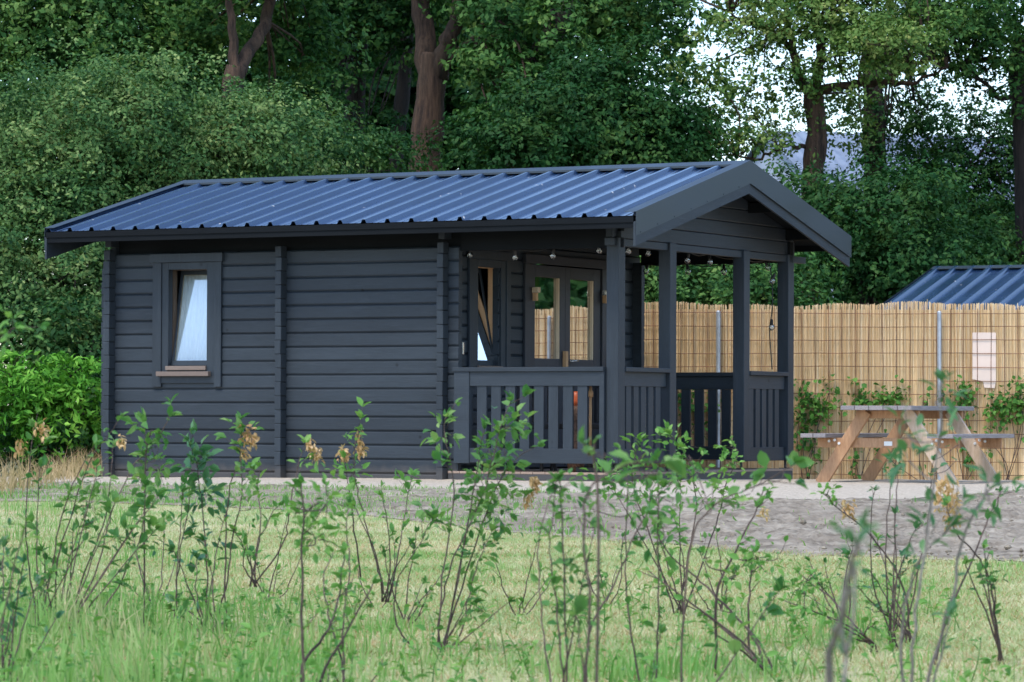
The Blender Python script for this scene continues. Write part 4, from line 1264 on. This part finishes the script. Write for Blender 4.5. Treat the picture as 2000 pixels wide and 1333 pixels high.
# ------------------------------------------------------------------ foreground shrubs
def shrub(label, Y, stems, leafmat='leaf_shrub', L=.042, asp=.5, dens=62, dry=(), extra=(), r=.0023, name="young_shrub", bark='twig', droop=.2, cat="shrub", side=3):
    """stems: (pixel path foot->tip, leafy-from fraction, density factor); dry: (x, y, size_px, n); extra leaf tufts: (x, y, radius_px, n)"""
    x0, y0 = stems[0][0][0]
    f = at(x0, y0, Y)
    root = tag(empty(name, (f.x, Y, 0)), label, cat, "young shrubs in the foreground" if cat == "shrub" else None)
    org = Vector((f.x, Y, 0))
    m = MB(); LP, LD = [], []
    stems = list(stems)
    for _ in range(4 if Y > 7.5 else 1):          # thin side shoots from the same foot
        fx_, fy_ = stems[0][0][0]; tx_, ty_ = random.choice(stems)[0][-1]
        hgt = random.uniform(.35, .9); sx = fx_ + (tx_ - fx_) * hgt + random.uniform(-85, 85)
        stems.append(([(fx_ + random.uniform(-8, 8), fy_), (fx_ + (sx - fx_) * .4 + random.uniform(-14, 14), fy_ + (ty_ - fy_) * hgt * .5), (sx, fy_ + (ty_ - fy_) * hgt)], .45, .55))
    SP = []
    for path, frac, df in stems:
        dr = random.uniform(-.25, .25)
        pw = [at(x, y, Y + dr * i / len(path)) for i, (x, y) in enumerate(path)]
        g = Vector((pw[0].x + (pw[0].x - pw[1].x) * .05, pw[0].y, 0.0))
        if pw[0].z > .01 and (y0 > 1200): pw = [g] + pw
        elif pw[0].z < -.02: pw[0] = at(path[0][0], path[0][1], Y); pw[0].z = -.01
        sp = smooth_path(pw, 5)
        sp = [p + Vector((random.gauss(0, .0016), random.gauss(0, .0016), 0)) for p in sp]
        SP += sp[len(sp) // 4:]
        rr = [r * (1.15 - .75 * i / (len(sp) - 1)) for i in range(len(sp))]
        m.tube([p - org for p in sp], rr, 6)
        n = len(sp)
        seg = [(sp[i + 1] - sp[i]).length for i in range(n - 1)]
        tot = sum(seg); acc = 0
        for i in range(n - 1):
            t = acc / tot; acc += seg[i]
            if t < frac: 
                k = 1 if random.random() < seg[i] * dens * .06 else 0
            else:
                k = np.random.poisson(seg[i] * dens * df * (.6 + .9 * (t - frac) / max(.05, 1 - frac)))
            d = (sp[i + 1] - sp[i]).normalized()
            for _ in range(k):
                p = sp[i].lerp(sp[i + 1], random.random())
                rad = Vector((random.gauss(0, 1), random.gauss(0, 1), random.gauss(0, .5)))
                rad = (rad - d * rad.dot(d)).normalized()
                off = Vector((0, 0, 0))
                if random.random() < .38 and t >= frac:     # on a short side twig
                    e = p + (rad * .7 + d * .7) * random.uniform(.015, .06)
                    m.tube([p - org, e - org], [r * .4, r * .25], 4)
                    for q in range(side):
                        LP.append(e + rad * random.uniform(-.012, .012)); LD.append(rad * random.uniform(.2, 1) + d * random.uniform(.1, 1) + Vector((random.gauss(0, .5), random.gauss(0, .5), random.gauss(0, .4))))
                LP.append(p); LD.append(rad + d * random.uniform(.2, 1.1))
        for q in range(5):
            LP.append(sp[-1]); LD.append((sp[-1] - sp[-3]).normalized() + Vector((random.gauss(0, .5), random.gauss(0, .5), random.gauss(0, .35))))
    for (x, y, rp, k) in extra:
        k = int(k * (1.3 if k > 20 else .9))
        c = at(x, y, Y)
        near = min(SP, key=lambda p: (p - c).length + max(0, p.z - c.z) * 3)
        m.tube([p - org for p in smooth_path([near, near.lerp(c, .5) + Vector((random.gauss(0, .008), random.gauss(0, .008), -.006)), c], 4)], r * .42, 5)
        for _ in range(k):
            o = Vector((random.gauss(0, 1), random.gauss(0, .8), random.gauss(0, 1))) * px2m(rp, Y) * .55
            LP.append(c + o); LD.append(o.normalized() + Vector((random.gauss(0, .6), random.gauss(0, .6), random.gauss(.2, .5))))
            if _ % 6 == 0: m.tube([c - org + o * .25, c - org + o * .7 + Vector((0, 0, random.gauss(0, .006))), c + o - org], [r * .34, r * .28, r * .2], 4)
    m.build("stem", M[bark], root, smooth=True)
    LP = np.array(LP); LD = np.array(LD)
    ln = L * (.36 + .62 * rng.random(len(LP)))
    V, t, q = leaf_blades(LP - np.array(org), LD, ln, ln * asp * (.8 + .4 * rng.random(len(LP))), droop)
    mesh_np("leaves", V, [t, q], M[leafmat], root, smooth=True)
    for (x, y, sz, k) in dry:
        c = at(x, y, Y) - org
        k = int(k * 1.5); sz *= 1.25
        dp = np.clip(rng.normal(size=(k, 3)), -1.5, 1.5) * px2m(sz, Y) * np.array([.42, .35, .6]) + np.array(c)
        dd = rng.normal(size=(k, 3)) * .7 + np.array([.35, 0, -.9])
        dl = rng.uniform(.010, .022, k)
        V, t, q = leaf_blades(dp, dd, dl, dl * .42, .3)
        mesh_np("dry_catkins", V, [t, q], M['dry'], root)
    return root

shrub("young shrub at the far left with bare stems and a browned flower tip", 9.6,
      [([(70, 1262), (68, 1190), (55, 1091), (50, 991), (62, 866), (68, 835)], .55, .5), ([(72, 1262), (100, 1120), (120, 1010), (150, 930), (185, 870)], .6, .7)], dry=((80, 838, 14, 26), (38, 870, 12, 22)), L=.038)
shrub("young shrub whose long stem arches right to the cabin's left corner", 9.5,
      [([(117, 1251), (107, 1166), (117, 1076), (140, 1006), (175, 901), (215, 846), (234, 818)], .62, .9), ([(120, 1251), (165, 1120), (200, 1030), (215, 950), (222, 870)], .5, .9)], dry=((236, 862, 9, 14),), extra=((175, 985, 40, 40), (195, 935, 25, 18)), L=.036, leafmat='leaf_shrub')
shrub("tall young shrub with dark glossy leaf clusters, in front of the cabin's left window", 9.3,
      [([(115, 1262), (150, 1196), (185, 1121), (205, 1051), (220, 996), (260, 911), (285, 881), (279, 826)], .72, 1.0), ([(118, 1266), (200, 1191), (260, 1086), (280, 1026), (285, 950)], .62, .7), ([(285, 881), (315, 845), (330, 815)], .3, .8)], extra=((305, 900, 32, 26), (290, 960, 28, 22), (285, 1000, 18, 8)), leafmat='leaf_shrub', L=.046)
shrub("young shrub with a thick whorl of blue-green leaves halfway between window and log column", 9.9,
      [([(400, 1231), (405, 1141), (402, 1066), (395, 986), (385, 915), (368, 862)], .62, .7), ([(342, 1191), (350, 1091), (367, 996), (372, 950)], .5, .4)], extra=((388, 905, 30, 26), (400, 960, 24, 22), (365, 1010, 12, 7), (372, 1045, 10, 5)), leafmat='leaf_blue', L=.05)
shrub("young shrub with browned drooping catkins, just left of the middle log column", 9.7,
      [([(410, 1251), (440, 1151), (455, 1051), (472, 966), (470, 900), (470, 822)], .62, .9), ([(440, 1096), (445, 966), (467, 901), (470, 850)], .7, .5), ([(345, 1140), (352, 1040), (358, 960)], .6, .4)], dry=((482, 848, 14, 40), (478, 885, 10, 22), (498, 856, 10, 16)), extra=((478, 935, 20, 18), (488, 985, 20, 16)), leafmat='leaf_shrub', L=.04)
shrub("slender shrub with a golden drooping tip just right of the middle log column", 9.8,
      [([(495, 1146), (550, 1066), (565, 1006), (578, 925), (597, 865)], .85, .8)], dry=((606, 868, 10, 30), (618, 886, 11, 34)), extra=((590, 905, 18, 14),), leafmat='leaf_fresh', L=.036)
shrub("light green leafy stem near the camera between the two right log columns", 7.3,
      [([(597, 1420), (592, 1331), (590, 1166), (592, 1046), (589, 945)], .35, 1.1), ([(592, 1300), (640, 1230), (660, 1170), (672, 1080)], .4, .7)], extra=((640, 980, 50, 44), (615, 1050, 44, 34), (600, 1000, 30, 26)), leafmat='leaf_fresh', L=.03, r=.0035)
shrub("bent shrub with golden catkins before the log wall between the two right columns", 10.2,
      [([(755, 1176), (740, 1116), (715, 1031), (697, 956), (692, 906), (705, 818)], .72, 1.0), ([(705, 1131), (690, 1016), (682, 966), (672, 895)], .7, .6)], dry=((702, 876, 11, 34), (669, 885, 10, 34), (700, 850, 8, 14)), extra=((690, 925, 26, 26), (700, 845, 14, 12)), leafmat='leaf_fresh', L=.036)
shrub("thin green stem with ragged small leaves in front of the lawn, below the bent shrub", 7.6,
      [([(672, 1400), (672, 1330), (670, 1221), (682, 1116), (677, 1026), (680, 985)], .3, .7), ([(672, 1310), (640, 1200), (632, 1130), (650, 1080)], .5, .5)], extra=((672, 1250, 24, 14), (690, 1130, 20, 10)), leafmat='leaf_fresh', L=.028)
shrub("largest shrub, a broad glossy-leaved clump before the porch railing's left end", 9.0,
      [([(860, 1311), (858, 1206), (880, 1106), (915, 1031), (950, 946), (975, 850), (997, 785)], .5, 1.0), ([(862, 1311), (900, 1236), (920, 1146), (935, 1096), (960, 1040)], .45, .9),
       ([(830, 1301), (785, 1241), (770, 1191), (780, 1126), (820, 1061), (845, 1011)], .6, .7), ([(855, 1300), (860, 1166), (885, 960), (868, 850), (872, 815)], .6, .8), ([(858, 1311), (900, 1150), (950, 1000), (1000, 905), (1050, 872)], .6, .8), ([(865, 1300), (895, 1120), (920, 990), (935, 900), (945, 840)], .55, .9)],
      extra=((965, 1000, 40, 40), (940, 940, 36, 30), (1005, 830, 30, 26), (870, 845, 26, 20), (985, 880, 34, 24), (850, 1020, 26, 18), (935, 1080, 36, 30), (980, 960, 34, 26)), dry=((1042, 945, 12, 34), (1030, 975, 9, 20)), L=.042, leafmat='leaf_shrub')
shrub("blurred upright shrub with sparse round leaves in front of the deck's left half", 6.6,
      [([(1075, 1420), (1075, 1331), (1060, 1216), (1055, 1056), (1080, 960)], .75, .5), ([(1112, 1420), (1100, 1316), (1080, 1141), (1075, 1041), (1088, 940)], .5, .8), ([(1107, 1420), (1107, 1316), (1100, 1066), (1095, 951), (1085, 940)], .5, .8)], extra=((1090, 945, 22, 12), (1130, 1010, 26, 10), (1110, 1100, 30, 18), (1125, 1200, 34, 22)), leafmat='leaf_shrub', L=.030, asp=.55)
shrub("bare-stemmed shrub with a leafy top spreading below the porch deck", 7.4,
      [([(1255, 1420), (1250, 1332), (1230, 1216), (1222, 1116), (1225, 946), (1225, 905)], .72, .9), ([(1282, 1420), (1282, 1332), (1285, 1166), (1285, 966), (1280, 900)], .68, .9), ([(1150, 1240), (1200, 1140), (1260, 1010), (1320, 930)], .6, .7)],
      extra=((1270, 960, 60, 44), (1190, 950, 36, 20), (1320, 940, 46, 28), (1300, 1050, 40, 24), (1170, 1000, 30, 8)), leafmat='leaf_shrub', L=.034)
shrub("light yellow-green leafy sprays crossing in front of the porch deck corner", 10.5,
      [([(1330, 1200), (1345, 1080), (1360, 990), (1345, 900), (1310, 850)], .5, 1.1), ([(1335, 1200), (1390, 1050), (1415, 960), (1440, 890), (1432, 870)], .55, .9), ([(1320, 1200), (1270, 1050), (1235, 940), (1250, 860)], .55, .9)], extra=((1320, 880, 34, 30), (1180, 930, 36, 30), (1250, 930, 44, 34), (1420, 900, 26, 22), (1350, 930, 50, 40), (1400, 955, 40, 26)), dry=((1492, 1000, 10, 18),), leafmat='leaf_fresh', L=.034)
shrub("blurred near branch with large oval leaves, below the porch's corner post", 5.0,
      [([(1130, 1500), (1150, 1200), (1140, 1010), (1165, 940), (1230, 908), (1300, 902)], .8, .3), ([(1165, 940), (1150, 890), (1145, 868)], .6, .4)], extra=((1180, 885, 22, 3), (1262, 885, 26, 3), (1290, 925, 20, 2), (1150, 960, 24, 3)), leafmat='leaf_shrub', L=.044, asp=.58, dens=30)
shrub("branch arching right with rounded leaves along it, in front of the deck's right corner", 6.8,
      [([(1330, 1460), (1335, 1250), (1350, 1060), (1400, 985), (1480, 948), (1555, 905)], .68, .6)], extra=((1375, 978, 20, 6), (1465, 965, 18, 4), (1490, 920, 16, 3), (1530, 915, 16, 3), (1345, 890, 14, 3)), leafmat='leaf_shrub', L=.042, asp=.62, dens=50)
shrub("long reddish-brown diagonal stem leaning left over the lawn, with small leaf tufts", 8.2,
      [([(1525, 1338), (1500, 1306), (1460, 1231), (1400, 1166), (1350, 1120), (1310, 1086), (1285, 1040)], .8, .7), ([(1400, 1166), (1430, 1090), (1470, 1010), (1490, 960)], .6, .6)], extra=((1440, 1120, 40, 26), (1470, 1090, 30, 16), (1375, 1090, 20, 8)), leafmat='leaf_fresh', L=.03, r=.0034)
shrub("low leaning twig with a ragged leaf tuft in the lawn right of centre", 9.0,
      [([(1700, 1258), (1660, 1210), (1620, 1165), (1585, 1140), (1560, 1118)], .7, .7), ([(1462, 1180), (1468, 1100), (1472, 1080)], .5, .8)], extra=((1570, 1140, 28, 26), (1475, 1085, 26, 20), (1520, 1090, 24, 10)), leafmat='leaf_fresh', L=.028, r=.003)
shrub("curved twig bending left to a green tip below the picnic table's left leg", 9.4,
      [([(1775, 1240), (1770, 1166), (1735, 1091), (1685, 1031), (1645, 1000), (1608, 965)], .86, 1.3)], dry=((1655, 992, 14, 40),), extra=((1612, 965, 16, 14),), leafmat='leaf_fresh', L=.03, r=.003)
shrub("thin bare upright stems with small curled leaves before the picnic table", 9.1,
      [([(1740, 1262), (1735, 1180), (1730, 1060), (1742, 941), (1748, 915)], .9, .7), ([(1748, 1262), (1745, 1166), (1748, 1050), (1752, 940), (1755, 905)], .9, .7), ([(1760, 1262), (1800, 1090), (1815, 986), (1822, 900)], .85, .6), ([(1752, 1262), (1705, 1140), (1702, 1030), (1708, 960)], .9, .5)], extra=((1748, 905, 18, 12), (1700, 1150, 14, 6), (1705, 1190, 14, 6), (1870, 870, 20, 5), (1862, 905, 18, 4)), leafmat='leaf_blue', L=.03, r=.0026)
shrub("blurred shrub with pale feathery leaf tips reaching above the picnic tabletop", 5.2,
      [([(1775, 1480), (1780, 1300), (1800, 1120), (1830, 900), (1838, 745)], .6, .5), ([(1778, 1460), (1850, 1200), (1880, 1060), (1930, 960), (1975, 940)], .7, .6), ([(1776, 1470), (1760, 1250), (1790, 1100), (1860, 1030)], .7, .5)], extra=((1842, 770, 34, 12), (1770, 850, 36, 18), (1775, 900, 30, 12), (1870, 990, 44, 20), (1930, 960, 40, 12), (1810, 1050, 34, 16)), leafmat='leaf_blue', L=.036, asp=.35, r=.003, bark='twig_grey')
shrub("shrub with a stout curved stem ending in a dry orange tuft, lower right", 8.6,
      [([(1958, 1338), (1945, 1216), (1930, 1126), (1900, 1076), (1870, 1045), (1848, 985)], .9, .6), ([(1825, 1300), (1850, 1206), (1900, 1091), (1940, 990), (1955, 960)], .6, .4)], dry=((1848, 965, 26, 120), (1860, 1010, 16, 30)), extra=((1950, 975, 24, 7),), leafmat='leaf_shrub', L=.032, r=.003)
shrub("out-of-focus pale grey stem very near the camera at the lower right", 3.0,
      [([(1610, 1960), (1620, 1332), (1640, 1220), (1660, 1120), (1672, 1060)], .7, .4)], extra=((1678, 1050, 30, 10), (1670, 1100, 22, 6)), leafmat='leaf_blue', L=.022, r=.0042, bark='twig_grey', asp=.35)
shrub("fresh light-green sprig poking in at the left edge, high in front of the trees", 6.0,
      [([(-60, 1500), (-70, 1100), (-55, 800), (-20, 690), (30, 640)], .88, 1.0)], extra=((25, 640, 26, 12), (0, 660, 24, 8)), leafmat='leaf_fresh', L=.034, asp=.4)
shrub("dark blue-green leaved shrub at the bottom left corner", 7.8,
      [([(10, 1380), (5, 1250), (8, 1150), (4, 1060)], .3, .9), ([(12, 1380), (30, 1200), (45, 1100)], .4, .7)], extra=((8, 1090, 24, 12), (20, 1160, 28, 12)), leafmat='leaf_blue', L=.034)
# low weeds and seedlings between the saplings, too many to count
WP, WD, WS = [], [], MB()
for _ in range(420):
    y = random.uniform(6.6, 11.5); x = random.uniform(-100, 2100)
    if random.random() < .35: x = random.uniform(-100, 700)
    b = Vector(((x - 1000) / F * y, y, 0)); h = random.uniform(.04, .2) * random.uniform(.5, 1)
    t = b + Vector((random.gauss(0, .3) * h, random.gauss(0, .3) * h, h))
    WS.tube([b, b.lerp(t, .5) + Vector((random.gauss(0, .01), 0, 0)), t], [.0016, .0013, .0008], 4)
    for k in range(random.randint(4, 11)):
        q = b.lerp(t, random.uniform(.15, 1)); WP.append(q); WD.append((random.gauss(0, 1), random.gauss(0, 1), random.uniform(0, .9)))
WP, WD = np.array(WP), np.array(WD)
wl = rng.uniform(.010, .034, len(WP))
Vw, tw, qw = leaf_blades(WP, WD, wl, wl * rng.uniform(.3, .6, len(WP)), .25)
n0 = len(Vw)
Vs = np.array([tuple(p) for p in WS.v]); Qs_ = np.array([f for f in WS.f if len(f) == 4]) + n0
tag(mesh_np("meadow_weeds", np.concatenate([Vw, Vs]), [tw, qw, Qs_], M['leaf_fresh']), "low green weeds and seedlings between the saplings in the foreground grass", "weeds", kind="stuff")
# more thin stems through the clump, between the named shrubs
k = 0
words = ["left of the blue-green whorl", "beside the golden drooping tip", "under the bent shrub", "left of the largest shrub", "right of the largest shrub", "between the largest shrub and the deck", "in front of the soil strip", "below the picnic table"]
for (x, y, tx, ty, Y) in ((300, 1230, 320, 1010, 10.8), (520, 1230, 560, 1010, 11.5), (735, 1240, 770, 1060, 11), (790, 1260, 815, 1040, 10.2), (1010, 1250, 1050, 1060, 10.6), (1180, 1240, 1215, 1050, 11.2), (1410, 1230, 1400, 1040, 10.8), (1650, 1250, 1665, 1060, 10.0)):
    shrub("small thin-stemmed shrub growing " + words[k], Y, [([(x, y), ((x + tx) / 2 + random.uniform(-15, 15), (y + ty) / 2), (tx, ty)], .55, .6), ([(x + 4, y), (x - 25, (y + ty) / 2), (x - 40, ty + 40)], .6, .5)], leafmat=random.choice(['leaf_shrub', 'leaf_fresh']), L=.028, r=.0024)
    k += 1

# dry grass by the left edge of the lawn, one loose growth
CP, CH = [], []
for cx, Y, wpx, h, n in ((10, 27, 70, .34, 260), (-60, 25, 60, .36, 160), (110, 33, 50, .26, 240), (165, 36, 40, .30, 240), (60, 30, 80, .2, 240)):
    X = (cx - 1000) / F * Y
    CP.append(np.stack([X + rng.normal(0, px2m(wpx, Y) * .55, n), Y + rng.normal(0, .5, n), np.zeros(n)], 1)); CH.append(rng.uniform(.3, 1.1, n) * h)
blade_mesh(np.concatenate(CP), np.concatenate(CH), .006, .6, M['grass_dry'], "dry_grass", "brown dry grass at the left, before the bright shrub and the cabin corner", "grass", "stuff")
